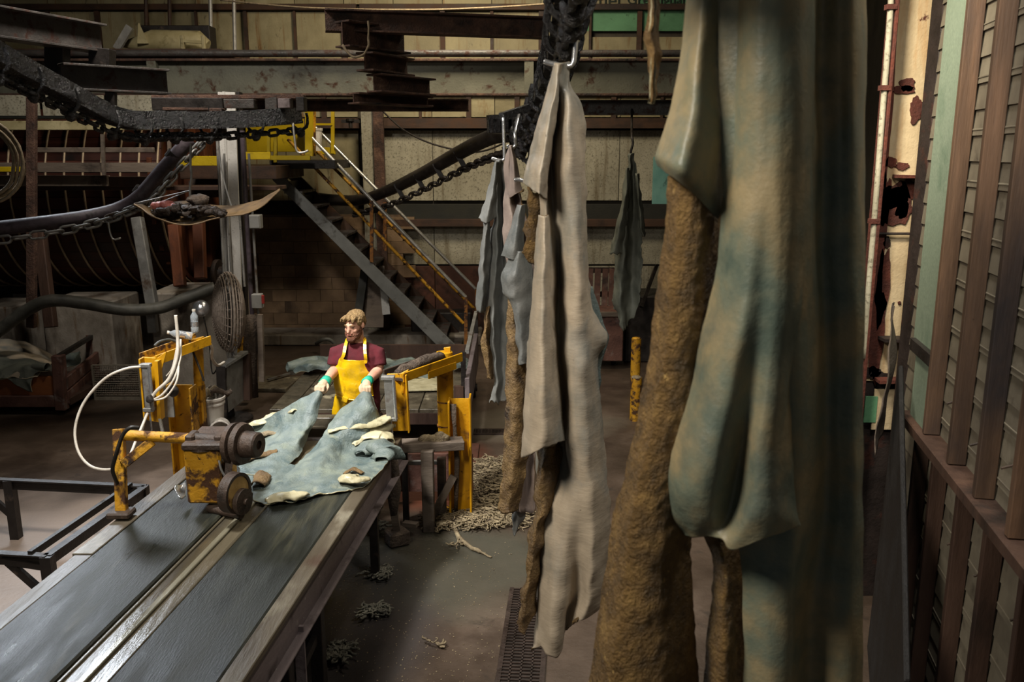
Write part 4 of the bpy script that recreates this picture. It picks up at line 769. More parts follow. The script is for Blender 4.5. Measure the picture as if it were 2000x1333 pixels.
# ================================================================ hide truck at the left
YK = 10.0
kt = thing('hide_truck', G(60, 805), 'dark wooden truck heaped with pale hides at the left', 'cart')
f0 = P(-60, 735, YK); f1 = P(122, 740, YK); zt_ = P(0, 735, YK).z; zb_ = P(0, 790, YK).z; bk1 = P(178, 715, 11.3)
X1 = f1.x; XL = f0.x - .6
MB().box(((XL + P(106, 740, YK).x) / 2, YK, (zt_ + P(0, 776, YK).z) / 2), (P(106, 740, YK).x - XL, .05, zt_ - P(0, 776, YK).z)).build('front_board', 'wood_orange', kt, bevel=.006)
MB().box(((XL + X1) / 2, YK - .02, zb_ + .05), (X1 - XL, .1, .14)).build('sill', 'wood_cart', kt, bevel=.008)
MB().bar(P(114, 694, YK - .02), P(122, 800, YK - .02), .12, .12, (0, 1, 0)).build('corner_post', 'wood_cart', kt, bevel=.008)
Zc = lambda y, Y: P(0, y, Y).z
def side(z0, z1, m): 
    a, b = V(X1 + .0, YK, 0), V(bk1.x + .02, 11.4, 0); mb = MB(); mb.hexa([a + V(0, 0, z0), b + V(0, 0, z0), b + V(.05, 0, z0), a + V(.05, 0, z0)], [a + V(0, 0, z1), b + V(0, 0, z1), b + V(.05, 0, z1), a + V(.05, 0, z1)]); mb.build('side_board', m, kt, bevel=.006)
side(zb_ + .18, zt_ - .02, 'wood_cart'); side(zb_, zb_ + .16, 'wood_cart')
MB().bar(P(116, 696, YK), P(178, 658, 11.4), .05, .05).build('top_rail', 'black_steel', kt); MB().bar(P(175, 655, 11.4), P(178, 760, 11.4), .07, .07, (0, 1, 0)).build('corner_post', 'wood_cart', kt)
MB().box(((XL + X1) / 2 + .05, 10.7, zb_ + .02), (X1 - XL, 1.35, .08)).build('deck', 'wood_dark', kt)
for (xx, yy) in ((X1 - .3, 10.15), (X1 - .15, 11.2), (XL + .4, 10.15)):
    MB().lathe((xx, yy, (zb_ - .02) / 2), (1, 0, 0), [(-.03, (zb_ - .02) / 2), (.03, (zb_ - .02) / 2)], 16).build('wheel', 'rubber', kt, smooth='auto')
for i, (rows, lab, m) in enumerate([
    ([[P(-60, 662, 11.2), P(0, 662, 11.2), P(60, 672, 11.2), P(110, 700, 11.1)], [P(-60, 690, 10.5), P(0, 690, 10.5), P(50, 695, 10.5), P(100, 712, 10.5)], [P(-60, 725, 10.1), P(0, 727, 10.1), P(40, 722, 10.05), P(85, 722, 10.1)], [P(-60, 742, 9.93), P(0, 742, 9.93), P(30, 738, 9.93), P(70, 738, 9.93)]], 'large grey-brown hide heaped on the left truck', 'hide_grey'),
    ([[P(-40, 700, 10.3), P(20, 700, 10.3), P(60, 702, 10.3), P(100, 715, 10.3)], [P(-40, 722, 10.05), P(20, 720, 10.05), P(55, 716, 10.0), P(95, 722, 10.0)], [P(-40, 738, 9.94), P(20, 735, 9.94), P(50, 733, 9.93), P(66, 733, 9.93)], [P(-40, 742, 9.92), P(15, 740, 9.92), P(48, 763, 9.92), P(64, 766, 9.91)]], 'pale green hide drooping over the front board of the left truck', 'hide_olive'),
    ([[P(118, 700, 10.9), P(140, 690, 11.0), P(155, 685, 11.1)], [P(118, 712, 10.7), P(140, 700, 10.9), P(156, 692, 11)], [P(118, 722, 10.5), P(138, 716, 10.7), P(156, 706, 10.8)]], 'small pale hide bunched at the corner of the left truck', 'hide_wetblue')]):
    sheet('hide', rows, [m, 'hide_flesh_pale'], None, 40, 30, th=.008, rip=.035, rsc=7, fine=.004, seed=i * 4, outward=(0, -.6, .8), label=lab, cat='hide', group='hides on the left truck')
q = P(88, 716, 9.95); MB().tube([q + V(-.16, .06, -.02), q, q + V(.03, -.01, 0)], [.05, .045, .04], 12, cap=False).wob(.012, 12).build('hide', 'hide_olive', None, smooth=True, label='rolled hide end poking out over the left truck front', cat='hide', group='hides on the left truck')
# wire mesh panel
mp = thing('mesh_panel', P(230, 775, 10.6), 'low wire mesh panel standing behind the white hose', 'mesh panel')
a, b = P(180, 714, 10.6), P(276, 772, 10.6); g = MB()
for i in range(27):
    xx = a.x + (b.x - a.x) * i / 26; g.cyl((xx, 10.6, a.z), (xx, 10.6, b.z), .004, 4)
for i in range(14):
    zq = b.z + (a.z - b.z) * i / 13; g.cyl((a.x, 10.594, zq), (b.x, 10.594, zq), .004, 4)
o = g.build('wire_grid', 'mesh_wire', mp); o['kind'] = 'stuff'
MB().bar((a.x, 10.6, a.z), (b.x, 10.6, a.z), .02, .02).build('top_bar', 'mesh_wire', mp); MB().bar((a.x, 10.6, .02), (b.x, 10.6, .02), .03, .04).build('foot_bar', 'mesh_wire', mp)
for xx in (a.x, b.x): MB().bar((xx, 10.6, 0), (xx, 10.6, a.z), .025, .025, (0, 1, 0)).build('post', 'mesh_wire', mp)
# ================================================================ conveyor table
ZT = .86
def T(Y, w_, z): return V(-1.845 + .085 * (Y - 3.3) + w_, Y, z)
ct = thing('belt_table', T(4.6, 0, 0), 'long wet conveyor table with two dark belts and a centre channel', 'conveyor table')
def tb(Ya, Yb, w0, w1, z0, z1, name, m, bev=.004, n=1):
    b = MB()
    b.hexa([T(Ya, w0, z0), T(Ya, w1, z0), T(Yb, w1, z0), T(Yb, w0, z0)], [T(Ya, w0, z1), T(Ya, w1, z1), T(Yb, w1, z1), T(Yb, w0, z1)]); return b.build(name, m, ct, bevel=bev)
Y0_, Y1_ = 2.0, 6.55
tb(Y0_, Y1_, -.60, -.105, ZT - .03, ZT, 'belt', 'belt', .01); tb(Y0_, Y1_, .13, .60, ZT - .03, ZT, 'belt', 'belt', .01)
tb(Y0_, Y1_, -.105, .13, ZT - .06, ZT - .018, 'channel_bed', 'channel_wet'); tb(Y0_, 5.35, -.005, .03, ZT - .02, ZT - .002, 'guide_strip', 'strip_metal'); tb(Y0_, 5.3, -.09, -.075, ZT - .02, ZT - .006, 'guide_strip', 'channel_wet'); tb(Y0_, 5.6, .115, .135, ZT - .02, ZT + .003, 'guide_strip', 'channel_wet')
tb(Y0_, Y1_, .60, .70, ZT - .06, ZT - .004, 'side_board', 'wood_wet'); tb(Y0_, 4.5, -.70, -.60, ZT - .06, ZT - .004, 'side_board', 'wood_wet'); tb(4.5, Y1_, -.715, -.60, ZT - .06, ZT + .004, 'side_board', 'wood_wet')
tb(Y0_, Y1_, .685, .70, ZT - .19, ZT - .03, 'side_rail', 'frame_purple'); tb(Y0_, Y1_, .67, .75, ZT - .205, ZT - .19, 'side_rail_flange', 'frame_purple')
tb(Y0_, Y1_, -.70, -.685, ZT - .19, ZT - .03, 'side_rail', 'frame_purple'); tb(Y0_, Y1_, -.64, .64, ZT - .2, ZT - .1, 'return_belt', 'rubber')
MB().cyl(T(Y1_, -.6, ZT - .07), T(Y1_, .62, ZT - .07), .065, 16).build('end_roller', 'iron_brown', ct, smooth='auto')
for Y in (3.9, 4.42): MB().bar(T(Y, .66, ZT - .1), T(Y, .66, 0), .07, .09, (0, 1, 0)).build('leg', 'black_steel', ct, bevel=.004)
for (Y, w_) in ((3.9, -.66), (5.6, -.66), (5.9, .62)): MB().bar(T(Y, w_, ZT - .1), T(Y, w_, 0), .06, .06, (0, 1, 0)).build('leg', 'black_steel', ct)
MB().bar(T(4.42, .66, .42), T(3.9, .66, .36), .03, .05).build('brace', 'black_steel', ct); MB().bar(T(4.4, .66, .38), T(4.4, -.6, .38), .05, .06).build('cross_bar', 'black_steel', ct)
MB().bar(T(4.02, .7, ZT - .16), T(4.02, .7, .22), .05, .02, (0, 1, 0)).build('leg_plate', 'frame_purple', ct)
# mud-caked end leg on its block
q = G(776, 1062); MB().bar(T(6.2, .66, ZT - .1), q + V(0, 0, .12), .06, .05, (0, 1, 0)).wob(.012, 8).build('leg', 'wood_grey', ct); 
MB().bar(T(6.0, .6, ZT - .2), T(6.35, .5, .25), .05, .03, (1, 0, 0)).build('brace', 'frame_purple', ct)
MB().tube([T(6.22, .69, ZT - .02), T(6.22, .70, ZT - .3), T(6.2, .7, ZT - .5)], [.035, .05, .03], 10).wob(.03, 14).build('muck_cake', 'muck', ct, smooth=True)
MB().box(q + V(0, 0, .06), (.17, .17, .12), rz=.5).wob(.012, 7).build('leg_block', 'muck', None, bevel=.015, label='muddy block under the table end leg', cat='block')
MB().box(q + V(.1, .08, .13), (.12, .06, .03), rz=-.3).build('wood_chip', 'wood_grey', None, label='small plank offcut on the muddy block', cat='offcut')
# wooden planks behind the belt end, in front of the worker
pk = thing('plank_bench', P(640, 845, 6.8), 'narrow bench of two brown planks before the apron', 'bench')
for (y, dy) in ((822, 6.78), (842, 6.72)): 
    a, b = P(560, y, dy), P(700, y, dy); MB().bar(a, b, .1, .075).build('plank', 'plank_wet', pk, bevel=.005)
for px in (580, 690): 
    a = P(px, 850, 6.75); MB().bar(a, (a.x, a.y, 0), .06, .06, (0, 1, 0)).build('leg', 'wood_dark', pk)
# ================================================================ yellow shaving head on the table
sm = thing('cutting_machine', T(5.1, -.3, ZT), 'rust-pitted yellow cutting head with pulley straddling the belts', 'machine')
def bq(x0, y0, x1, y1, Y, dp, name, m, par, bev=.008, rz=0):
    a, b = P(x0, y0, Y), P(x1, y1, Y); return MB().box(((a.x + b.x) / 2, Y + dp / 2, (a.z + b.z) / 2), (abs(b.x - a.x), dp, abs(a.z - b.z)), rz=rz).build(name, m, par, bevel=bev)
YQ = 5.05
bxo = bq(357, 878, 437, 985, YQ, .3, 'gear_case', 'yellow_worn', sm, .012)
bq(352, 868, 444, 882, YQ - .02, .36, 'case_lid', 'iron_brown', sm, .01)
MB().cyl(P(228, 850, YQ + .1), P(372, 857, YQ + .1), .034, 14).build('cross_pipe', 'yellow_worn', sm, smooth='auto'); MB().cyl(P(372, 857, YQ + .1), P(452, 862, YQ + .1), .037, 14).build('shaft_sleeve', 'iron_brown', sm, smooth='auto')
for px in (376, 432): 
    q = P(px, 862, YQ + .1); MB().box(q, (.055, .12, .11)).build('bearing_block', 'iron_brown', sm, bevel=.012)
q = P(398, 868, YQ + .08); MB().lathe(q + V(0, 0, -.02), (0, 0, 1), [(0, .1), (.03, .1), (.045, .08)], 16).build('boss', 'iron_brown', sm, smooth='auto')
ax = V(1, -.28, .02).normalized(); q = P(452, 866, YQ + .08)
MB().lathe(q, ax, [(0, .125), (.035, .13), (.04, .105), (.06, .105), (.065, .135), (.095, .125)], 26).build('pulley', 'iron_brown', sm, smooth='auto')
MB().lathe(q + ax * .095, ax, [(0, .085), (.09, .08), (.1, .07), (.1, .03), (.085, .03), (.085, .0)], 22).build('pulley_hub', 'iron_brown', sm, smooth='auto')
# bracket on the left
a, b = P(222, 838, YQ + .1), P(232, 1000, YQ - .02)
MB().bar(P(232, 838, YQ + .1), P(238, 1000, YQ - .05), .065, .05, (0, 1, 0)).build('bracket_post', 'yellow_worn', sm, bevel=.005)
MB().bar(P(240, 908, YQ + .02), P(298, 862, YQ + .1), .06, .05, (0, 1, 0)).build('bracket_brace', 'yellow_worn', sm, bevel=.005)
MB().box(P(237, 1003, YQ - .06), (.14, .12, .04)).build('bracket_foot', 'iron_brown', sm, bevel=.01)
MB().tube(spline([P(272, 836, YQ), P(255, 836, YQ - .02), P(240, 850, YQ - .03), P(228, 885, YQ - .05), P(220, 915, YQ - .05), P(225, 935, YQ - .04), P(232, 950, YQ)], 30), .012, 8).build('cable', 'hose_black', sm, smooth=True)
# knife disc guard
ga = V(1, -.35, 0).normalized(); q = P(452, 962, YQ - .1)
MB().lathe(q, ga, [(-.01, .125), (.055, .125), (.055, .105), (-.01, .105)], 28).build('disc_guard', 'iron_brown', sm, smooth='auto')
MB().lathe(q + ga * .035, ga, [(0, .104), (.012, .104)], 28).build('disc_plate', 'wood_disc', sm, smooth='auto')
MB().lathe(q + ga * .02 + V(.035, 0, -.055), ga, [(0, .08), (.03, .08), (.035, .02), (.05, .02)], 20).build('blade', 'iron_brown', sm, smooth='auto')
MB().hexa([P(440, 905, YQ), P(456, 900, YQ), P(456, 900, YQ + .12), P(440, 905, YQ + .12)], [P(434, 975, YQ - .06), P(447, 960, YQ - .06), P(447, 960, YQ + .1), P(434, 975, YQ + .1)]).build('guard_arm', 'iron_brown', sm)
MB().tube(spline([P(428, 900, YQ - .02), P(432, 918, YQ - .03), P(440, 932, YQ - .03)], 8), .007, 6).build('wire', 'galv', sm)
MB().cyl(T(YQ + .05, -.2, ZT + .02), T(YQ - .05, .04, ZT + .02), .03, 12).build('roller', 'iron_brown', sm, smooth='auto')
MB().cyl(P(237, 1003, YQ - .06), P(237, 1010, YQ - .06) - V(0, 0, .12), .02, 8).build('bolt', 'black_steel', sm)
sheet('plastic_scrap', [[P(345, 945, 5.2), P(352, 948, 5.25), P(360, 942, 5.3)], [P(343, 957, 5.15), P(350, 958, 5.2), P(362, 952, 5.25)], [P(352, 972, 5.08), P(357, 975, 5.1), P(364, 974, 5.15)]], ['silver'], None, 10, 10, rip=.012, rsc=20, outward=(0, -1, 1), label='scrap of shiny wet film beside the yellow gear case', cat='film scrap')
# ================================================================ the hide being pulled over the belts
ph = thing('pulled_hide', T(5.9, .1, ZT), 'pale blue wet hide dragged across the belt by the worker', 'hide')
H = lambda px, py, z=0.0: G(px, py, ZT + .012 + z)
HL = P(624, 764, 6.60); HR = P(714, 766, 6.60)
left = [[P(614, 765, 6.60), P(618, 763, 6.59), P(622, 763, 6.58), P(626, 764, 6.58), P(629, 765, 6.60)],
        [P(585, 780, 6.60), P(600, 778, 6.56), P(611, 778, 6.52), P(620, 780, 6.52), P(628, 782, 6.55)],
        [P(545, 803, 6.62), P(570, 800, 6.56), P(592, 800, 6.48), P(608, 803, 6.46), P(622, 805, 6.5)],
        [P(508, 826, 6.68), P(540, 828, 6.55), P(573, 830, 6.42), P(596, 832, 6.36), P(611, 834, 6.40)],
        [H(482, 838, 0), H(515, 848, .01), P(556, 852, 6.30), P(584, 858, 6.22), H(598, 862, .02)],
        [H(474, 862, 0), H(505, 872, .01), H(540, 876, .05), H(570, 880, .04), H(588, 885, .0)],
        [H(466, 905, 0), H(495, 905, .006), H(522, 908, .015), H(545, 910, .012), H(562, 912, 0)],
        [H(468, 925, 0), H(490, 928, .004), H(508, 930, .004), H(522, 931, .004), H(536, 932, 0)]]
sheet('left_wing', left, ['hide_wetblue', 'hide_flesh_pale'], ph, 60, 80, th=.007, rip=.012, rsc=13, fine=.0012, seed=2, outward=(0, -.5, 1))
right = [[P(706, 766, 6.60), P(710, 764, 6.58), P(715, 764, 6.57), P(720, 765, 6.58), P(725, 768, 6.60)],
         [P(694, 778, 6.56), P(704, 776, 6.52), P(714, 776, 6.50), P(724, 778, 6.52), P(731, 784, 6.57)],
         [P(668, 800, 6.50), P(686, 796, 6.45), P(706, 794, 6.42), P(726, 796, 6.46), P(738, 804, 6.54)],
         [P(642, 828, 6.36), P(664, 822, 6.34), P(694, 820, 6.32), P(726, 822, 6.40), P(746, 824, 6.52)],
         [P(626, 856, 6.20), P(648, 850, 6.22), P(684, 850, 6.24), P(724, 846, 6.34), H(756, 846, .03)],
         [H(600, 888, .0), H(634, 880, .08), H(676, 880, .02), H(720, 876, .01), H(758, 874, .03)],
         [H(560, 920, .0), H(622, 908, .05), H(664, 915, .01), H(706, 908, .005), H(757, 900, .03)],
         [H(500, 950, .0), H(590, 942, .004), H(650, 938, .035), H(690, 935, .006), H(738, 925, .01)],
         [H(496, 972, .0), H(560, 968, .006), H(630, 962, .006), H(674, 952, .01), H(716, 946, .004)],
         [H(520, 986, .0), H(565, 980, .012), H(622, 968, .004), H(668, 960, .004), H(684, 958, .0)]]
sheet('right_wing', right, ['hide_wetblue', 'hide_flesh_pale'], ph, 80, 100, th=.007, rip=.015, rsc=13, fine=.0012, edge=.012, seed=9, outward=(0, -.5, 1))
mid = [[H(474, 905), H(500, 905), H(530, 905), H(562, 905)], [H(468, 925, -.004), H(500, 926, .002), H(540, 926, .002), H(590, 915, .002)], [H(478, 945, -.004), H(505, 945, .002), H(545, 942, .002), H(600, 930, .002)], [H(498, 968, -.004), H(515, 965, -.004), H(545, 962, -.004), H(600, 950, -.004)]]
sheet('middle_part', mid, ['hide_wetblue', 'hide_flesh_pale'], ph, 30, 24, th=.006, rip=.006, rsc=12, seed=5, outward=(0, -.5, 1))
def fold(pts, rs, m='hide_flesh_pale', seed=0, par=ph, name='rolled_edge'):
    """a curled-over edge: an open roll of leather along a path"""
    n = 30; pp = spline(pts, n); rows = []; m_ = len(rs) - 1
    for i in range(n):
        x = i / (n - 1) * m_; k = min(int(x), m_ - 1); r = 1.55 * (rs[k] + (rs[k + 1] - rs[k]) * (x - k))
        t = (pp[min(i + 1, n - 1)] - pp[max(i - 1, 0)]).normalized(); s = t.cross(V(0, 0, 1)).normalized()
        if s.y > 0: s = -s
        turn = 3.6 + 1.2 * mn.noise(V(i * .12, seed, 0)); row = []
        for a in range(15):
            an = -.5 + turn * a / 14; rr = r * (1.25 - .55 * a / 14) * (1 + .25 * mn.noise(V(i * .2, a * .3, seed)))
            row.append(pp[i] + s * (-math.cos(an) * rr * 1.5) + V(0, 0, math.sin(an) * rr * .9) + V(0, 0, r * .2))
        rows.append(row)
    b = MB()
    for row in rows: b.v += row
    for i in range(n - 1):
        for a in range(14): b.f.append((i * 15 + a, i * 15 + a + 1, (i + 1) * 15 + a + 1, (i + 1) * 15 + a))
    b.wob(.012, 12, seed).wob(.004, 35, seed)
    for i, v in enumerate(b.v): b.v[i].z = max(v.z, ZT + .006)
    o = b.build(name, m, par, smooth=True); sm_ = o.modifiers.new('thick', 'SOLIDIFY'); sm_.thickness = .006; return o
fold([H(632, 868, .035), H(665, 858, .05), H(700, 850, .06), H(740, 843, .06), H(758, 838, .05)], [.02, .034, .04, .05, .045], seed=1)
fold([H(690, 872, .03), H(705, 862, .045), H(728, 858, .06), H(748, 860, .055), H(757, 868, .04)], [.012, .026, .034, .036, .02], seed=3)
fold([H(706, 890, .02), H(722, 880, .035), H(742, 884, .04), H(758, 892, .03), H(750, 902, .025)], [.02, .045, .05, .045, .02], 'hide_wetblue', 5)
fold([H(668, 936, .02), H(680, 942, .03), H(700, 944, .028), H(722, 938, .022)], [.018, .034, .026, .012], seed=7)
fold([H(672, 926, .02), H(690, 922, .02), H(710, 926, .02)], [.006, .014, .008], 'hide_flesh_dark', 8)
fold([H(520, 984, .012), H(548, 976, .02), H(578, 974, .018), H(604, 970, .01)], [.016, .03, .026, .014], 'hide_flesh_pale', 9)
fold([H(478, 836, .03), H(500, 832, .045), H(528, 825, .06), H(556, 815, .075), P(574, 806, 6.5)], [.01, .022, .034, .036, .01], seed=11)
fold([H(490, 858, .02), H(515, 852, .03), H(540, 848, .045)], [.012, .02, .008], 'trim_scrap', 13)
fold([H(470, 905, .015), H(495, 895, .022), H(520, 890, .025), H(540, 888, .02)], [.014, .018, .014, .02], 'hide_flesh_dark', 15)
fold([H(500, 952, .012), H(508, 935, .015), H(515, 925, .015)], [.02, .028, .006], 'hide_flesh_dark', 16)
fold([P(640, 846, 6.25), P(690, 838, 6.3), P(735, 832, 6.4), P(757, 822, 6.5)], [.012, .02, .024, .03], 'hide_flesh_pale', 19)
# ================================================================ black steel frame left of the table
bf = thing('angle_iron_stand', G(150, 1110), 'black angle-iron frame standing left of the belt table', 'frame')
ZF = .5
p1, p2, p3, p4 = G(0, 937, ZF), G(284, 950, ZF), G(92, 1086, ZF), G(0, 1078, ZF)
dl = (p1 - p2).normalized(); p1 = p2 + dl * 2.0; p4 = p3 + dl * 1.8
for a, b in ((p1, p2), (p2, p3), (p3, p4)):
    MB().bar(a, b, .055, .012).build('top_angle', 'black_steel', bf); _, s_, _u = frame(a, b); MB().bar(a - V(0, 0, .04), b - V(0, 0, .04), .012, .08).build('side_angle', 'black_steel', bf)
dn = (p3 - p2).normalized(); MB().bar(p2 + dl * .12, p3 + dl * .12, .03, .05).build('inner_rail', 'black_steel', bf)
for q in (p2 - V(.02, .0, 0), p3, p1, p4, p2 + dl * 1.15): MB().bar(q, (q.x, q.y, 0), .07, .07, (0, 1, 0)).build('leg', 'black_steel', bf)
MB().bar(p3 + dl * .02 - V(0, 0, .08), p3 + dl * .02 - V(0, 0, .08) + dl * .3 + V(0, 0, 0) - V(0, 0, -.03), .04, .04).build('gusset', 'black_steel', bf)
for q, d in ((p3, dl), (p2, dl), (p2 + dl * 1.15, dl), (p2, dn)): MB().bar(q + V(0, 0, -.32), q + d * .28 + V(0, 0, -.06), .05, .03, (0, 1, 0)).build('diagonal_brace', 'black_steel', bf)
MB().bar(p4 + V(.3, -.15, -.44), p4 + V(-.9, -.15, -.44), .06, .06).build('foot_beam', 'black_steel', bf)
# ================================================================ yellow feed stands on both sides
def plate(pts, d, name, m, par, bev=.004):
    pts = [V(p) for p in pts]; n = len(pts); d = V(d); b = MB(); b.add(pts + [p + d for p in pts], [tuple(range(n)), tuple(range(2 * n - 1, n - 1, -1))] + [(k, (k + 1) % n, n + (k + 1) % n, n + k) for k in range(n)]); return b.build(name, m, par, bevel=bev)
def cylinder(par, pa, pb, pc, Y, r=.035, m='galv'):
    a, b, c = P(*pa, Y), P(*pb, Y), P(*pc, Y); co = MB().bar(a, b, r * 2.2, r * 1.6, (0, 1, 0)).build('air_cylinder', m, par, bevel=.006)
    MB().cyl(a + V(r * 1.4, -.02, 0), b + V(r * 1.4, -.02, 0), .015, 8).build('tie_tube', 'silver', co, smooth='auto'); MB().cyl(b, c, .009, 8).build('piston_rod', 'silver', co, smooth='auto')
    for q in (a, b): MB().box(q, (r * 3.4, r * 2.2, .03)).build('cylinder_cap', m, co, bevel=.004)
rsd = thing('feed_stand', G(905, 1008), 'yellow feed stand with hanging air cylinder right of the worker', 'stand')
YR = 7.0
MB().cyl(P(868, 688, 7.2), P(872, 866, 7.2), .07, 20).build('pipe_post', 'yellow_paint', rsd, smooth='auto')
for py in (785, 832): MB().lathe(P(870, py, 7.2), (0, 0, 1), [(0, .073), (.012, .073)], 20).build('band', 'rust_post', rsd)
a0_, a1_ = P(768, 740, 6.62), P(884, 674, 7.25); a1_.z = a0_.z + .02
# the arm: tray of two side plates over a bottom plate
s_ = (a1_ - a0_).normalized(); lt = V(-s_.y, s_.x, 0)
MB().bar(a0_, a1_, .20, .02).build('arm_bottom', 'iron_brown', rsd); MB().bar(a0_ - lt * .1 + V(0, 0, .02), a1_ - lt * .1 + V(0, 0, .02), .015, .075).build('arm_side', 'yellow_paint', rsd, bevel=.003)
MB().bar(a0_ + lt * .1 + V(0, 0, .02), a1_ + lt * .1 + V(0, 0, .02), .015, .075).build('arm_side', 'iron_brown', rsd, bevel=.003); MB().bar(a0_ + s_ * .3 - lt * .11 - V(0, 0, .03), a1_ - s_ * .1 - lt * .11 - V(0, 0, .03), .012, .06).build('splice_plate', 'yellow_paint', rsd)
MB().tube(spline([a0_ + s_ * .05 + V(0, 0, .03), a0_.lerp(a1_, .3) + V(0, 0, .05), a0_.lerp(a1_, .55) + V(0, 0, .06), a0_.lerp(a1_, .8) + V(0, 0, .05)], 14), .04, 8).wob(.02, 14).build('arm_clutter', 'muck', rsd, smooth=True)
plate([P(866, 680, 7.18), P(880, 678, 7.18), P(880, 720, 7.18), P(876, 716, 7.18)], (0, .02, 0), 'gusset', 'yellow_paint', rsd)
MB().channel(P(776, 730, 6.62), P(782, 842, 6.62), .16, .07, .012, up=(1, 0, 0), side=1).build('drop_channel', 'yellow_paint', rsd, bevel=.003)
plate([P(782, 730, 6.6), P(798, 722, 6.62), P(788, 770, 6.6), P(784, 770, 6.6)], (0, .015, 0), 'gusset', 'yellow_paint', rsd)
cylinder(rsd, (758, 738), (764, 818), (768, 876), 6.50, .03)
cylinder_post = MB(); q = G(905, 1006)
zt_ = P(900, 779, q.y).z
MB().box((q.x - .02, q.y, zt_ / 2), (.17, .016, zt_)).build('post_web', 'yellow_paint', rsd); MB().box((q.x + .07, q.y - .03, zt_ / 2 + .02), (.016, .15, zt_ + .03)).build('post_flange', 'yellow_paint', rsd, bevel=.003); MB().box((q.x - .105, q.y - .03, zt_ / 2), (.016, .15, zt_)).build('post_flange', 'yellow_paint', rsd, bevel=.003)
MB().box((q.x, q.y, .012), (.36, .26, .024)).build('base_plate', 'yellow_paint', rsd)
MB().tube([P(884, 790, 6.98), P(888, 830, 6.94), P(892, 900, 6.92), P(893, 960, 6.94), P(890, 1000, 6.96)], [.03, .02, .02, .02, .015], 8).wob(.02, 9).build('rag_tie', 'muck', rsd, smooth=True)
# left stand
lsd = thing('feed_stand', (P(365, 760, 7.4).x, 7.4, 0), 'yellow feed stand with white air hoses left of the belts', 'stand')
YL = 7.4
q = P(361, 752, YL); zt_ = q.z; xw = .22
MB().box((q.x - .02, YL, zt_ / 2), (.17, .016, zt_)).build('post_web', 'yellow_paint', lsd); MB().box((q.x + .085, YL - .05, zt_ / 2), (.016, .16, zt_)).build('post_flange', 'yellow_worn', lsd, bevel=.003); MB().box((q.x - .11, YL - .05, zt_ / 2 + .02), (.016, .16, zt_ + .02)).build('post_flange', 'yellow_paint', lsd, bevel=.003); MB().box((q.x, YL, .012), (.34, .26, .024)).build('base_plate', 'yellow_paint', lsd)
MB().cyl(P(386, 662, 7.55), P(389, 752, 7.55), .045, 18).build('pipe_post', 'yellow_paint', lsd, smooth='auto'); MB().bar(P(389, 752, 7.55), (P(389, 752, 7.55).x, 7.5, 0), .08, .08, (0, 1, 0)).build('pipe_foot', 'yellow_worn', lsd)
a0_ = P(290, 708, 6.9); a1_ = P(396, 656, 7.55); a1_.z = a0_.z + .03; s_ = (a1_ - a0_).normalized(); lt = V(-s_.y, s_.x, 0)
MB().bar(a0_, a1_, .16, .015).build('arm_bottom', 'yellow_worn', lsd); MB().bar(a0_ + lt * .08 + V(0, 0, .03), a1_ + lt * .08 + V(0, 0, .03), .014, .08).build('arm_side', 'yellow_worn', lsd); MB().bar(a0_ - lt * .08 + V(0, 0, .02), a1_ - lt * .08 + V(0, 0, .02), .014, .08).build('arm_side', 'yellow_paint', lsd)
MB().bar(P(376, 668, 7.5), P(397, 664, 7.5), .07, .05).build('arm_head', 'yellow_paint', lsd)
plate([P(276, 698, 6.88), P(308, 700, 6.88), P(312, 826, 6.88), P(288, 822, 6.88)], (0, .02, 0), 'drop_plate', 'yellow_paint', lsd); plate([P(306, 700, 6.86), P(326, 686, 6.9), P(313, 730, 6.86), P(308, 745, 6.86)], (0, .015, 0), 'gusset', 'yellow_paint', lsd)
MB().bar(P(308, 704, 6.84), P(315, 818, 6.84), .03, .08, (0, 1, 0)).build('drop_flange', 'yellow_paint', lsd)
MB().bar(P(276, 700, 6.84), P(286, 820, 6.84), .014, .08, (0, 1, 0)).build('drop_flange', 'yellow_paint', lsd)
cylinder(lsd, (284, 714), (292, 800), (296, 842), 6.78, .026); MB().box(P(330, 790, 6.95), (.08, .02, .22)).build('grey_plate', 'galv', lsd)
for (x0, y0, x1, y1) in ((286, 808, 275, 850), (312, 818, 318, 845)): MB().bar(P(x0, y0, 6.8), P(x1, y1, 6.8), .02, .02, (0, 1, 0)).build('clevis', 'white_rail', lsd)
MB().ell(P(338, 764, 6.8), (.045, .045, .05), n=14, m=9).build('black_knob', 'rubber', lsd, smooth=True)
# air hoses
def hose(pts, r, label, m='hose_white', cat='hose', group='white air hoses of the left stand'):
    MB().tube(spline(pts, 50), r, 8).build('air_hose', m, None, smooth=True, label=label, cat=cat, group=group)
hose([P(275, 717, 6.75), P(245, 721, 6.7), P(205, 740, 6.65), P(165, 785, 6.6), P(147, 835, 6.5), P(152, 880, 6.4), P(175, 910, 6.3), P(210, 918, 6.2), P(245, 905, 6.2), P(268, 855, 6.5), P(288, 808, 6.74)], .011, 'white air hose looping in a wide arc left of the yellow stand')
hose([P(343, 616, 6.9), P(347, 660, 6.88), P(345, 700, 6.82), P(330, 740, 6.76), P(305, 765, 6.74), P(292, 785, 6.74)], .014, 'thick white hose rising straight above the yellow arm')
hose([P(353, 664, 7.0), P(352, 700, 6.85), P(340, 740, 6.78), P(318, 770, 6.74), P(298, 782, 6.73)], .009, 'thin white hose looping from the arm of the left stand')
hose([P(346, 668, 6.95), P(349, 705, 6.84), P(345, 745, 6.76), P(325, 775, 6.74), P(302, 782, 6.73)], .008, 'thin white hose beside the black knob')
hose([P(325, 735, 6.85), P(335, 722, 6.85), P(341, 700, 6.86), P(346, 672, 6.9)], .006, 'finest white hose in the bundle of the left stand')
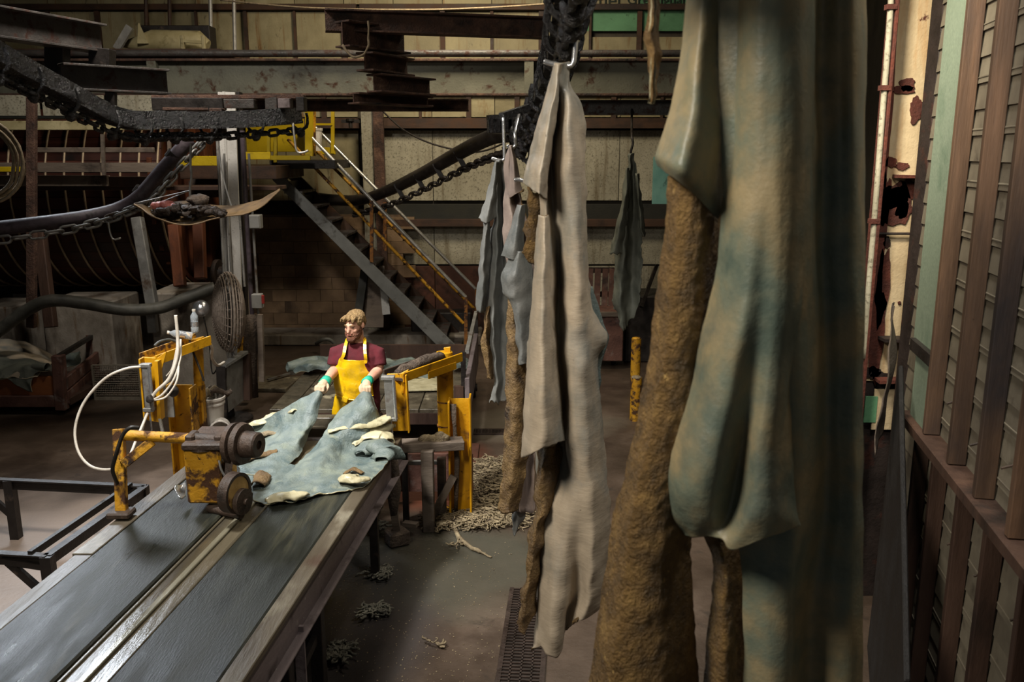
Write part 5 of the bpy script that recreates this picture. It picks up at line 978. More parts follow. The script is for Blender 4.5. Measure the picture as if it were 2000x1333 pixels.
hose([P(370, 665, 7.4), P(378, 690, 7.38), P(390, 720, 7.36), P(398, 745, 7.36)], .01, 'black hose running down beside the left yellow pipe', 'hose_black', group=None)
hose([P(404, 660, 7.5), P(414, 680, 7.6), P(414, 700, 7.8), P(425, 714, 8.2), P(438, 708, 8.6)], .014, 'pale hose curving from the left yellow pipe to the grey channel', 'hose_white', group=None)
hose([P(302, 676, 6.95), P(312, 668, 7.0), P(330, 664, 7.1), P(346, 668, 7.15)], .012, 'short brown hose lying on the left yellow arm', 'hose_grey', group=None)
MB().ell(P(293, 780, 6.70), (.03, .03, .03), n=8, m=6).wob(.012, 25).build('hose_tie', 'rubber', None, label='black tape binding the white hoses', cat='tape')
# bottles on the stand arm
def bottle(loc, ang, label):
    t = thing('water_bottle', loc, label, 'bottle', None); R_ = Euler((0, ang, .3)).to_matrix(); ax_ = R_ @ V(0, 0, 1); s = 1.0
    MB().lathe(loc, ax_, [(0, .028), (.01, .033), (.05, .033), (.055, .030), (.06, .033), (.1, .033), (.105, .03), (.11, .033), (.15, .032), (.18, .014), (.195, .013)], 18).build('body', 'bottle_clear', t, smooth=True)
    MB().lathe(V(loc) + ax_ * .19, ax_, [(0, .016), (.018, .016)], 14).build('cap', 'hose_white', t, smooth='auto'); MB().lathe(V(loc) + ax_ * .06, ax_, [(0, .0338), (.04, .0338)], 18).build('wrapper', 'silver', t, smooth='auto')
bottle(P(381, 650, 7.5) + V(0, 0, -.0), 0.02, 'clear water bottle standing upright on the left yellow arm'); bottle(P(376, 657, 7.4), -1.35, 'clear water bottle lying on its side on the left yellow arm')
# bucket on a low stand
q = P(413, 845, 7.75); stn = thing('bucket_stand', (q.x, q.y, 0), 'low dark wooden stand below the white bucket', 'stand'); MB().box((q.x, q.y, q.z - .03), (.5, .45, .06)).build('top', 'wood_dark', stn, bevel=.005)
for (dx, dy) in ((-.2, -.18), (.2, -.18), (-.2, .18), (.2, .18)): MB().bar((q.x + dx, q.y + dy, q.z - .05), (q.x + dx, q.y + dy, 0), .05, .05, (0, 1, 0)).build('leg', 'wood_dark', stn)
bk = thing('scrap_bucket', q, 'dirty white bucket overflowing with hide strips', 'bucket')
MB().lathe(q, (0, 0, 1), [(0, .11), (.28, .132), (.28, .142), (.295, .142), (.3, .135), (.325, .137), (.325, .148), (.345, .148), (.35, .138), (.3, .13)], 26).build('pail', 'bucket', bk, smooth='auto')
MB().tube(spline([q + V(-.14, -.02, .31), q + V(-.17, -.06, .2), q + V(-.165, -.07, .1), q + V(-.15, -.05, .08)], 14), .006, 6).build('bail_handle', 'conduit', bk); MB().tube(spline([q + V(-.06, -.135, .2), q + V(0, -.14, .12), q + V(.06, -.13, .07)], 10), .004, 5).build('bail_wire', 'black_steel', bk)
for i in range(13):
    a = random.uniform(0, 6.28); c = q + V(math.cos(a) * .06, math.sin(a) * .05, .36); d = V(math.cos(a) * .13, math.sin(a) * .1, 0)
    MB().tube(spline([c - d * .4, c + V(0, 0, random.uniform(.02, .07)), c + d * .8, c + d * 1.25 + V(0, 0, random.uniform(-.16, .02))], 14), random.uniform(.012, .026), 7).wob(.015, 15, i).build('hide_strip', random.choice(('trim_scrap', 'trim_wet', 'muck')), bk, smooth=True)
b_ = MB().lathe(P(430, 834, 7.72), V(.3, -.9, .05), [(0, .085), (.02, .095), (.16, .095), (.16, .085), (.02, .075)], 20).build('tipped_pail', 'bucket', None, smooth='auto', label='pale round hood lying beside the bucket behind the machine', cat='hood')
# ================================================================ platform cart behind the worker
pc = thing('platform_cart', G(800, 800), 'long low wooden platform cart with plank deck behind the worker', 'cart')
ZP = .42
c1, c2, c3, c4 = G(560, 792, ZP), G(900, 800, ZP), G(920, 700, ZP), G(690, 690, ZP)
yn, yf = c2.y, G(900, 702, ZP).y
n = 0
xl = lambda Y: G(560, 792, ZP).x - (Y - yn) * .0 - .1
for i in range(9):
    x0_ = -2.55 + i * .225
    MB().box((x0_ + .11, (yn + yf) / 2 + .0, ZP - .03), (.215, yf - yn, .06)).build('deck_plank', 'plank_wet', pc, bevel=.005)
xr = -2.55 + 9 * .225
sp = MB(); MB().box((xr + .06, (yn + yf) / 2, ZP + .14), (.05, yf - yn + .1, .42)).build('side_board', 'frame_purple', pc, bevel=.006)
MB().box((xr - .03, yn - .02, ZP + .1), (.1, .06, .32)).build('corner_post', 'wood_dark', pc); MB().bar((xr + .06, yn, ZP + .62), (xr + .06, yf, ZP + .62), .04, .04).build('top_rail', 'galv', pc); MB().bar((xr + .02, yn, ZP), (xr + .02, yn, ZP + .62), .05, .05, (0, 1, 0)).build('corner_post', 'black_steel', pc); MB().bar((xr + .06, yf, ZP), (xr + .06, yf, ZP + .62), .05, .05, (0, 1, 0)).build('corner_post', 'black_steel', pc)
MB().box((-1.5, yf + .02, ZP + .08), (2.0, .06, .22)).build('end_board', 'wood_dark', pc)
MB().box((-1.5, yn + .02, ZP - .1), (2.0, .08, .12)).build('sill', 'wood_dark', pc)
for (xx, yy) in ((xr, yn + .12), (xr, yf - .3), (-2.4, yn + .2), (-2.4, yf - .3)): MB().lathe((xx + .03, yy, .12), (1, 0, 0), [(-.03, .12), (.03, .12), (.03, .05), (.05, .05)], 18).build('wheel', 'rubber', pc, smooth='auto')
K = lambda px, py, z=0.0: G(px, py, ZP + .03 + z)
for i, (rows, lab, m) in enumerate([
    ([[K(570, 712), K(600, 700, .08), K(640, 696, .08), K(665, 696)], [K(572, 722), K(600, 712, .12), K(640, 708, .1), K(665, 708)], [K(580, 730), K(610, 722, .06), K(645, 722, .04), K(665, 722)]], 'pale blue hide bunched on the platform left of the worker', 'hide_wetblue'),
    ([[K(740, 705), K(790, 700, .08), K(830, 703, .06), K(862, 706)], [K(740, 722), K(790, 716, .1), K(830, 718, .06), K(862, 722)], [K(745, 740), K(790, 736, .04), K(830, 736, .03), K(858, 738)]], 'pale blue hide heaped on the platform behind the yellow arm', 'hide_wetblue'),
    ([[K(880, 700), K(895, 698, .08), K(912, 700)], [K(880, 712), K(897, 708, .1), K(914, 712)], [K(882, 722), K(898, 720, .04), K(914, 722)]], 'small pale hide at the far right corner of the platform', 'hide_wetblue')]):
    sheet('hide', rows, [m, 'hide_flesh_pale'], None, 36, 24, th=.01, rip=.04, rsc=8, fine=.004, seed=30 + i * 5, outward=(0, -.4, 1), label=lab, cat='hide', group='hides on the platform cart')
q = K(590, 712, .06); MB().tube([q + V(-.16, -.1, 0), q, q + V(.16, .08, .02)], [.06, .075, .06], 14, cap=False).wob(.03, 9).build('hide', 'hide_wetblue', None, smooth=True, label='rolled pale blue hide end left of the worker', cat='hide', group='hides on the platform cart')
sheet('hide_point', [[K(738, 712), K(746, 712, .1), K(756, 714)], [K(736, 700, .12), K(748, 698, .2), K(754, 704, .12)], [K(750, 690, .25), K(752, 688, .28), K(754, 690, .25)]], ['hide_wetblue'], None, 12, 12, rip=.02, rsc=12, label='upright pointed tip of hide behind the worker shoulder', cat='hide', group='hides on the platform cart')
# pale powder-splashed boards lying on the deck
for (x0, y0, x1, y1, lab) in ((470, 735, 590, 760, 'wet brown board lying on the floor by the column'), (585, 735, 650, 757, 'pale splashed board on the floor left of the worker'), ):
    a, b = G(x0, y1, .05), G(x1, y0, .05); MB().box(((a.x + b.x) / 2, (a.y + b.y) / 2, .03), (abs(b.x - a.x) * .9, abs(b.y - a.y), .05), rz=-.06).build('loose_board', 'plank_wet', None, bevel=.006, label=lab, cat='board')
for (x, y, lab) in ((815, 752, 'pale splashed board on the platform deck behind the yellow arm'),):
    q = K(x, y); MB().box(q, (.5, .5, .02), rz=.1).build('loose_board', 'hide_flesh_pale', None, bevel=.004, label=lab, cat='board')
wr_ = thing('wrench', G(540, 735), 'steel wrench lying on the boards left of the worker', 'wrench'); a, b = G(523, 742, .09), G(572, 728, .09); MB().bar(a, b, .035, .02).build('handle', 'galv', wr_); MB().lathe(b, (0, 0, 1), [(-.02, .06), (.02, .06), (.02, .03), (-.02, .03)], 10).build('jaw', 'galv', wr_)
MB().tube(spline([G(618, 672, .15), G(630, 664, .25), G(645, 664, .25), G(655, 676, .15), G(640, 680, .1)], 16), .03, 8).build('floor_ring', 'hose_grey', None, smooth=True, label='curled grey hose end near the block wall', cat='hose')
# low reddish bin right of the worker, and trestle under the stand
bn = MB().box((-1.0, 8.55, .012), (1.3, .6, .02)).build('rust_tray', 'panel_red', None, label='flat rusty red tray on the floor behind the right stand', cat='tray')
ts = thing('trestle', G(850, 1030), 'muddy wooden trestle beside the table end', 'trestle')
za = P(850, 868, 6.75).z; tc = P(850, 868, 6.75)
MB().bar(P(775, 872, 6.75), P(905, 866, 6.85), .14, .08).wob(.01, 5).build('top_beam', 'wood_grey', ts, bevel=.006)
MB().bar(P(834, 880, 6.7), (P(834, 880, 6.7).x, 6.7, 0), .1, .09, (0, 1, 0)).wob(.01, 5).build('leg', 'wood_grey', ts, bevel=.006); MB().bar(P(862, 895, 6.95), (P(862, 895, 6.95).x, 6.95, 0), .07, .07, (0, 1, 0)).build('leg', 'wood_grey', ts)
MB().bar(G(842, 1015, .05), P(886, 930, 6.9), .06, .05, (0, 1, 0)).build('brace', 'wood_grey', ts); MB().bar(P(775, 905, 6.9), P(870, 903, 7), .04, .03).build('tie_bar', 'galv', ts); MB().bar(P(790, 880, 6.9), (P(790, 880, 6.9).x, 6.9, 0), .05, .05, (0, 1, 0)).build('leg', 'black_steel', ts)
MB().box((-.72, 7.3, .28), (.75, .03, .35)).build('back_board', 'wood_cart', ts)
b = MB()
for i in range(14): b.ell(P(random.uniform(825, 868), random.uniform(850, 863), 6.8), (random.uniform(.04, .07), .04, random.uniform(.02, .045)), n=8, m=6)
b.wob(.02, 14).build('scrap_heap', 'trim_scrap', None, smooth=True, label='pale heap of trimmings on top of the trestle', cat='scraps', kind='stuff')
# ================================================================ trimmings on the floor
def squiggle(q, n, L, r, seed):
    random.seed(seed); pts = [V(q)]; a = random.uniform(0, 6.28)
    for i in range(n):
        a += random.uniform(-1.1, 1.1); pts.append(pts[-1] + V(math.cos(a) * L, math.sin(a) * L, random.uniform(-.3, .3) * L)); pts[-1].z = max(pts[-1].z, r * .8)
    return spline(pts, n * 3), r
pile = MB(); random.seed(5)
for i in range(1100):
    u, v_ = random.random(), random.random(); px = 928 + 80 * u - 10 * v_; py = 905 + 110 * v_; g0 = G(px, py); hgt = .14 * math.exp(-((u - .4) / .35) ** 2) * (1 - abs(v_ - .5)); g0.z = hgt * random.random() + .015
    p_, r_ = squiggle(g0, 4, .03, random.uniform(.003, .008), i); pile.tube(p_, r_, 4)
pile.build('trimmings_pile', 'trim_scrap', None, smooth=True, label='large heap of pale stringy trimmings right of the yellow post', cat='trimmings', kind='stuff')
pile = MB()
for i in range(700):
    px = random.uniform(835, 1030); py = 1020 + random.uniform(-14, 16) - (px - 900) * .04; g0 = G(px, py); g0.z = random.uniform(.01, .06); p_, r_ = squiggle(g0, 4, .03, random.uniform(.003, .008), 900 + i); pile.tube(p_, r_, 4)
pile.build('trimmings_pile', 'trim_scrap', None, smooth=True, label='row of stringy trimmings heaped at the foot of the yellow post', cat='trimmings', kind='stuff')
random.seed(11)
def scrap(px, py, w_, m, lab, n=60, seed=0, kind=None):
    b = MB()
    for i in range(n):
        g0 = G(px + random.gauss(0, .5) * w_, py + random.gauss(0, .2) * w_, .02 + random.random() * .03); p_, r_ = squiggle(g0, 6, .014, random.uniform(.004, .009), seed + i); b.tube(p_, r_, 5)
    b.build('hide_scrap', m, None, smooth=True, label=lab, cat='scrap', group='scraps on the wet floor', kind=kind)
scrap(735, 1190, 22, 'trim_wet', 'curled grey scrap alone on the brown floor by the table'); scrap(672, 1265, 16, 'trim_wet', 'twisted grey scrap near the black table leg, upper bunch', seed=40); scrap(655, 1280, 18, 'trim_wet', 'twisted grey scrap touching the black table leg', seed=60)
scrap(735, 1025, 26, 'trim_wet', 'wet grey scrap heap under the table end', 30, 80); scrap(893, 1063, 12, 'trim_scrap', 'small flat scrap left of the long strip on the floor', 8, 120); scrap(845, 1256, 8, 'trim_scrap', 'tiny pale scrap in the middle of the brown floor', 5, 150); scrap(740, 1118, 22, 'trim_wet', 'thin line of wet crumbs on the grey floor', 60, 170, 'stuff')
MB().tube(spline([G(885, 1030, .02), G(897, 1050, .02), G(915, 1066, .02), G(940, 1080, .015), G(960, 1088, .01)], 30), [.02] * 10 + [.016] * 12 + [.009] * 8, 8).wob(.012, 14).build('hide_scrap', 'trim_scrap', None, smooth=True, label='long twisted strip of trimming lying across the floor', cat='scrap', group='scraps on the wet floor')
random.seed(21); cr = MB()
for i in range(500):
    px = random.uniform(640, 1000); py = random.uniform(1060, 1333); g0 = G(px, py, .002); cr.ell(g0, (random.uniform(.002, .007), random.uniform(.002, .007), .002), n=5, m=3)
cr.build('floor_crumbs', 'trim_scrap', None, label='scattered tiny pale crumbs on the wet floor', cat='crumbs', kind='stuff')
# ================================================================ right background: bollards, crates, carts
for (px, y0, y1, Y, r, lab) in [(1243, 738, 820, 9.75, .065, 'rust-streaked yellow bollard with pale concrete top, nearer one'), (1243, 662, 770, 11.2, .065, 'taller yellow bollard standing behind the nearer one')]:
    a, b = P(px, y0, Y), G(px, y1); t = thing('bollard', (a.x, Y, 0), lab, 'bollard'); MB().cyl((a.x, Y, 0), (a.x, Y, a.z), r, 20).build('pipe', 'yellow_worn', t, smooth='auto'); MB().lathe((a.x, Y, a.z), (0, 0, 1), [(0, r * .95), (.015, r * .8), (.022, r * .3)], 18).build('cap', 'trim_scrap' if y0 > 700 else 'yellow_worn', t, smooth=True)
fcart = thing('far_cart', G(1195, 735), 'far wooden cart half hidden behind the large hide', 'cart')
a, b = P(1100, 615, 12.2), P(1216, 706, 12.2); MB().box(((a.x + b.x) / 2, 12.6, (a.z + b.z) / 2), (b.x - a.x, .8, a.z - b.z)).build('body', 'wood_cart', fcart, bevel=.01); MB().bar(P(1100, 614, 12.18), P(1218, 614, 12.18), .06, .06).build('top_rail', 'wood_grey', fcart)
for xx in (a.x + .1, b.x - .1): MB().lathe((xx, 12.5, .12), (1, 0, 0), [(-.03, .12), (.03, .12)], 14).build('wheel', 'rubber', fcart)
plt = thing('pallet', P(1175, 610, 12.9), 'broken slatted pallet leaning behind the far cart', 'pallet')
for px in (1150, 1165, 1180, 1193): MB().bar(P(px, 610, 12.9), P(px + 3, 525, 13.1), .09, .02, (0, 1, 0)).build('slat', 'wood_cart', plt)
for py in (528, 575): MB().bar(P(1145, py, 13.12), P(1200, py, 13.12), .05, .08).build('rail', 'wood_dark', plt)
MB().bar(P(1252, 600, 12.5), P(1282, 520, 13), .05, .05, (0, 1, 0)).build('leaning_rod', 'black_steel', None, label='dark rod leaning behind the far hanging hide', cat='rod')
MB().box((P(1300, 700, 12.5).x, 13, .5), (1.2, .8, 1.0)).build('dark_bin', 'black_steel', None, bevel=.02, label='dark bin behind the yellow bollards', cat='bin')
# ================================================================ hanging hides
def hang(label, base, cat='hide', group='hides hanging from the conveyor'): return thing('hanging_hide', base, label, cat, group)
# ---- large hide in the middle
Y2 = 3.7; KD = 1.1
h2 = hang('large beige and blue hide hanging from a steel hook in the middle', P(1100, 1280, Y2))
main = [pr(121, Y2, (1079, .0), (1086, -.03), (1094, -.035), (1102, -.03), (1108, -.0), (1112, .02), (1114, .04)),
        pr(165, Y2, (1076, .0), (1085, -.03), (1094, -.035), (1103, -.02), (1109, .0), (1113, .01), (1114, .05)),
        pr(205, Y2, (1066, .02), (1080, -.02), (1089, .03), (1098, -.02), (1110, -.05), (1124, -.01), (1140, .07)),
        pr(300, Y2, (1060, .03), (1068, .0), (1077, .07), (1092, -.02), (1110, -.08), (1130, -.03), (1143, .08)),
        pr(400, Y2, (1056, .03), (1068, -.02), (1078, .05), (1092, .0), (1112, -.06), (1133, -.04), (1146, .08)),
        pr(520, Y2, (1046, .04), (1062, -.04), (1080, -.02), (1092, .05), (1112, -.06), (1136, -.06), (1149, .08)),
        pr(600, Y2, (1038, .04), (1056, -.05), (1076, -.04), (1091, .06), (1112, -.05), (1138, -.06), (1158, .09)),
        pr(660, Y2, (1032, .04), (1052, -.05), (1076, -.03), (1092, .06), (1112, -.05), (1142, -.05), (1186, .10)),
        pr(705, Y2, (1030, .04), (1052, -.03), (1078, .0), (1094, .06), (1112, -.05), (1144, -.06), (1170, .08)),
        pr(800, Y2, (1040, .08), (1060, .04), (1084, .08), (1100, .10), (1114, -.05), (1146, -.07), (1176, .07)),
        pr(900, Y2, (1046, .1), (1066, .06), (1086, .1), (1102, .06), (1118, -.04), (1150, -.07), (1184, .06)),
        pr(1000, Y2, (1056, .1), (1066, .05), (1084, .02), (1104, -.02), (1128, -.05), (1158, -.06), (1191, .05)),
        pr(1100, Y2, (1050, .08), (1062, .02), (1082, -.03), (1104, -.04), (1130, .0), (1158, -.06), (1188, .04)),
        pr(1170, Y2, (1048, .06), (1060, -.0), (1080, -.05), (1102, -.03), (1122, .05), (1150, -.04), (1180, .04)),
        pr(1210, Y2, (1046, .05, 20), (1060, -.01, 20), (1078, -.05, 30), (1098, -.03, 20), (1112, .06, -20), (1138, -.02, 0), (1166, .03, -15)),
        pr(1262, Y2, (1042, .05, 12), (1056, -.01, 0), (1074, -.04, 22), (1094, -.02, 20), (1104, .06, -30), (1126, .0, -50), (1150, .03, -60))]
sheet('grain_sheet', main, ['hide_grey', 'hide_flesh_dark'], h2, 90, 150, th=.008, rip=.010, rsc=9, fine=.0008, edge=.018, seed=3)
flap = [pr(124, Y2 - .04, (1079, .03), (1086, -.01), (1094, -.01), (1102, .03)), pr(180, Y2 - .05, (1068, .06), (1076, .0), (1085, -.03), (1093, .04)),
        pr(240, Y2 - .07, (1048, .08), (1060, .0), (1074, -.04), (1086, .05)), pr(300, Y2 - .08, (1034, .09), (1048, .0), (1064, -.05), (1078, .06)),
        pr(340, Y2 - .09, (1024, .09), (1040, .0), (1058, -.06), (1072, .06)), pr(372, Y2 - .09, (1020, .09, -14), (1036, .0, -4), (1054, -.06, 6), (1067, .06, 18))]
sheet('upper_flap', flap, ['hide_grey', 'hide_flesh_dark'], h2, 36, 50, th=.01, rip=.006, rsc=14, fine=.002, edge=.004, seed=6)
fl2 = [pr(375, Y2 + .03, (1026, .06), (1040, .0), (1060, .04)), pr(430, Y2 + .03, (1030, .05), (1044, .0), (1060, .03)), pr(470, Y2 + .03, (1024, .05), (1038, -.02), (1056, .02)), pr(508, Y2 + .03, (1018, .04, -14), (1032, -.01, 0), (1044, .02, 4))]
sheet('flesh_tab', fl2, ['hide_brown', 'hide_brown'], h2, 24, 30, th=.014, rip=.03, rsc=14, fine=.005, edge=.02, seed=8)
fold2 = [pr(420, Y2 - .05, (1050, .04), (1058, -.02), (1066, -.02), (1074, .06)), pr(520, Y2 - .07, (1043, .05), (1056, -.03), (1068, -.03), (1082, .08)),
         pr(640, Y2 - .09, (1034, .06), (1048, -.03), (1066, -.04), (1086, .1)), pr(740, Y2 - .11, (1026, .08), (1044, -.03), (1066, -.05), (1094, .1)),
         pr(820, Y2 - .12, (1022, .1), (1042, -.03), (1068, -.06), (1102, .1)), pr(868, Y2 - .12, (1018, .11, 26), (1038, -.03, 20), (1066, -.06, 6), (1107, .1, -8))]
sheet('front_fold', fold2, ['hide_grey', 'hide_flesh_dark'], h2, 44, 60, th=.009, rip=.008, rsc=10, fine=.001, edge=.006, seed=12)
flesh = [pr(870, Y2 + .02, (1048, .06), (1062, -.02), (1080, -.02), (1100, .08)), pr(960, Y2 + .02, (1044, .06), (1058, -.03), (1076, .0), (1092, .08)), pr(1040, Y2 + .02, (1036, .06), (1048, -.03), (1060, .0), (1072, .08)),
         pr(1120, Y2 + .0, (1022, .05), (1034, -.03), (1044, .0), (1054, .06)), pr(1190, Y2 + .0, (1014, .04), (1024, -.03), (1034, .0), (1044, .05)), pr(1232, Y2 + .0, (1012, .04, -10), (1020, -.02, 6), (1028, .0, 0), (1036, .04, -20))]
sheet('flesh_edge', flesh, ['hide_flesh_dark', 'hide_flesh_dark'], h2, 30, 60, th=.012, rip=.022, rsc=12, fine=.004, edge=.02, seed=15)
sheet('side_flap', [pr(560, Y2 + .09, (1140, 0), (1150, .0), (1158, .03)), pr(640, Y2 + .09, (1142, -.02), (1162, .0), (1182, .04)), pr(668, Y2 + .09, (1144, -.02), (1166, .0), (1190, .05)), pr(720, Y2 + .1, (1144, -.02), (1160, .0), (1174, .04)), pr(800, Y2 + .1, (1150, 0), (1160, .0), (1170, .04))], ['hide_wetblue', 'hide_flesh_dark'], h2, 20, 40, th=.008, rip=.01, rsc=14, edge=.01, seed=18)
# its hook
hk = thing('steel_hook', P(1115, 90, Y2), 'bright bent steel hook carrying the large hide', 'hook', 'steel hooks')
MB().tube(spline([P(1108, 27, Y2 + .02), P(1116, 22, Y2 + .02), P(1124, 27, Y2 + .02), P(1127, 45, Y2 + .02), P(1124, 85, Y2 + .02), P(1121, 118, Y2 + .02), P(1116, 127, Y2 + .02), P(1108, 130, Y2 + .01), P(1090, 127, Y2 + .0), P(1072, 123, Y2), P(1062, 119, Y2)], 60), .011, 10).build('rod', 'silver', hk, smooth=True)
MB().tube(spline([P(1108, 27, Y2 + .02), P(1106, 60, Y2 + .1), P(1098, 70, Y2 + .15), P(1094, 20, Y2 + .25)], 20), .014, 8).build('shackle', 'black_grease', hk, smooth=True)
MB().tube(spline([P(1004, 352, Y2 + .3), P(1012, 351, Y2 + .3), P(1024, 354, Y2 + .3)], 8), .009, 8).build('hook_tip', 'silver', h2, smooth=True)
# ---- two hides behind it to the left
Y3 = 6.1
h3 = hang('narrow blue-grey hide hanging left of the large one', P(965, 780, Y3))
sheet('grain_sheet', [pr(312, Y3, (966, 0), (971, -.03), (977, -.02), (983, .02)), pr(360, Y3, (964, .02), (971, -.05), (978, .03), (986, -.02)), pr(430, Y3, (962, .02), (972, -.06), (980, .05), (992, -.02)), pr(520, Y3, (950, .03), (968, -.06), (980, .05), (998, -.03)), pr(600, Y3, (945, .04), (964, -.06), (978, .06), (1000, -.03)),
                      pr(680, Y3, (955, .02), (966, -.05), (980, .05), (1004, -.03)), pr(740, Y3, (964, .02), (972, -.05), (984, .02), (1000, -.02)), pr(784, Y3, (956, .02, 6), (968, -.03, 0), (976, .02, 6), (990, .0, -6))], ['hide_blue_far', 'hide_flesh_dark'], h3, 44, 80, th=.008, rip=.016, rsc=9, edge=.03, seed=21)
sheet('upper_flap', [pr(316, Y3 - .06, (966, .03), (970, -.02), (976, .03)), pr(360, Y3 - .07, (956, .04), (964, -.02), (974, .03)), pr(405, Y3 - .08, (943, .05), (956, -.03), (972, .03)), pr(432, Y3 - .08, (934, .05, -8), (950, -.03, 4), (971, .03, -10))], ['hide_blue_far', 'hide_flesh_dark'], h3, 24, 30, th=.008, rip=.01, rsc=12, edge=.01, seed=23)
sheet('lower_sleeve', [pr(430, Y3 - .06, (944, .03), (950, -.04), (958, .02)), pr(500, Y3 - .06, (938, .03), (946, -.05), (957, .02)), pr(545, Y3 - .06, (933, .03), (944, -.05), (955, .02)), pr(610, Y3 - .04, (930, .03), (940, -.03), (948, .02))], ['hide_blue_far', 'hide_flesh_dark'], h3, 20, 30, th=.008, rip=.014, rsc=12, edge=.012, seed=25)
sheet('flesh_sleeve', [pr(600, Y3 - .03, (948, .03), (954, -.03), (960, .02)), pr(660, Y3 - .03, (941, .03), (950, -.05), (960, .02)), pr(690, Y3 - .03, (944, .03), (952, -.03), (962, .02)), pr(740, Y3 - .02, (952, .03), (957, -.02), (962, .02))], ['hide_flesh_dark', 'hide_flesh_dark'], h3, 16, 26, th=.012, rip=.02, rsc=12, fine=.004, seed=27)
MB().tube(spline([P(983, 229, Y3), P(984, 268, Y3), P(985, 300, Y3), P(984, 312, Y3), P(972, 313, Y3), P(960, 309, Y3)], 20), .011, 8).build('steel_hook', 'silver', None, smooth=True, label='steel hook carrying the narrow blue-grey hide', cat='hook', group='steel hooks')
Y4 = 5.5
h4 = hang('pinkish hide with brown flesh side hanging just behind the large one', P(1000, 1040, Y4))
sheet('grain_sheet', [pr(286, Y4, (994, 0), (997, -.02), (1001, -.02), (1004, .02)), pr(320, Y4, (986, .03), (994, -.03), (1002, .02), (1008, -.01)), pr(385, Y4, (985, .04), (996, -.03), (1006, .04), (1016, -.02)), pr(450, Y4, (980, .04), (1000, -.04), (1016, .04), (1032, -.02)), pr(520, Y4, (990, .04), (1006, -.04), (1024, .04), (1042, -.02)),
                      pr(600, Y4, (1000, .04), (1012, -.04), (1028, .03), (1046, .0)), pr(700, Y4, (1006, .04), (1016, -.03), (1030, .03), (1046, .0)), pr(860, Y4, (1004, .04), (1016, -.03), (1030, .03), (1046, 0)), pr(1000, Y4, (1000, .04), (1014, -.03), (1030, .03), (1044, 0))], ['hide_pink', 'hide_flesh_dark'], h4, 40, 80, th=.008, rip=.012, rsc=10, edge=.01, seed=31)
sheet('upper_flap', [pr(288, Y4 - .06, (994, .02), (998, -.02), (1003, .02)), pr(330, Y4 - .07, (995, .03), (1003, -.03), (1012, .03)), pr(370, Y4 - .07, (994, .03), (1006, -.03), (1020, .03)), pr(385, Y4 - .07, (995, .03, 2), (1008, -.03, -6), (1022, .03, -16))], ['hide_pink', 'hide_flesh_dark'], h4, 20, 24, th=.008, rip=.006, rsc=12, seed=33)
sheet('front_fold', [pr(400, Y4 - .1, (1010, .03), (1018, -.03), (1026, .03)), pr(470, Y4 - .12, (988, .04), (1006, -.04), (1024, .03)), pr(505, Y4 - .12, (977, .05, -6), (1002, -.04, 4), (1022, .03))], ['hide_blue_far', 'hide_flesh_dark'], h4, 24, 26, th=.008, rip=.008, rsc=12, seed=35)
sheet('torn_flap', [pr(490, Y4 - .14, (1000, .03), (1014, -.03), (1034, .03)), pr(530, Y4 - .15, (982, .04), (1008, -.04), (1040, .03)), pr(570, Y4 - .15, (979, .05), (1006, -.04), (1042, .03)), pr(600, Y4 - .15, (1000, .03, 0), (1014, -.03, 4), (1042, .03, 10)), pr(680, Y4 - .14, (1010, .03), (1020, -.03), (1040, .03)), pr(712, Y4 - .14, (1010, .03), (1022, -.03), (1036, .03))], ['hide_blue_far', 'hide_flesh_dark'], h4, 30, 40, th=.008, rip=.014, rsc=12, edge=.01, seed=37)
sheet('flesh_side', [pr(575, Y4 - .06, (990, .02), (1002, -.03), (1016, .02)), pr(660, Y4 - .07, (990, .03), (1006, -.04), (1022, .02)), pr(760, Y4 - .07, (988, .03), (1008, -.04), (1030, .02)), pr(860, Y4 - .08, (984, .04), (1006, -.05), (1030, .02)), pr(940, Y4 - .08, (978, .04), (1000, -.05), (1026, .02)), pr(1000, Y4 - .06, (970, .05, -4), (990, -.03, 4), (1010, .02, -4)), ], ['hide_flesh_dark', 'hide_pink'], h4, 34, 60, th=.012, rip=.02, rsc=12, fine=.004, edge=.01, seed=39)
sheet('lower_tip', [pr(880, Y4 + .02, (1004, .02), (1014, -.04), (1028, .02)), pr(960, Y4 + .02, (1002, .02), (1014, -.04), (1028, .02)), pr(1010, Y4 + .02, (1002, .02), (1012, -.03), (1024, .02)), pr(1046, Y4 + .02, (1003, .02, -12), (1008, -.02, 0), (1014, .02, -20))], ['hide_blue_far', 'hide_flesh_dark'], h4, 18, 30, th=.008, rip=.014, rsc=12, edge=.012, seed=41)
MB().tube(spline([P(1014, 225, Y4 + .3), P(1006, 260, Y4), P(1007, 280, Y4), P(1004, 287, Y4), P(996, 288, Y4), P(990, 284, Y4)], 16), .010, 8).build('steel_hook', 'silver', None, smooth=True, label='steel hook carrying the pinkish hide', cat='hook', group='steel hooks')
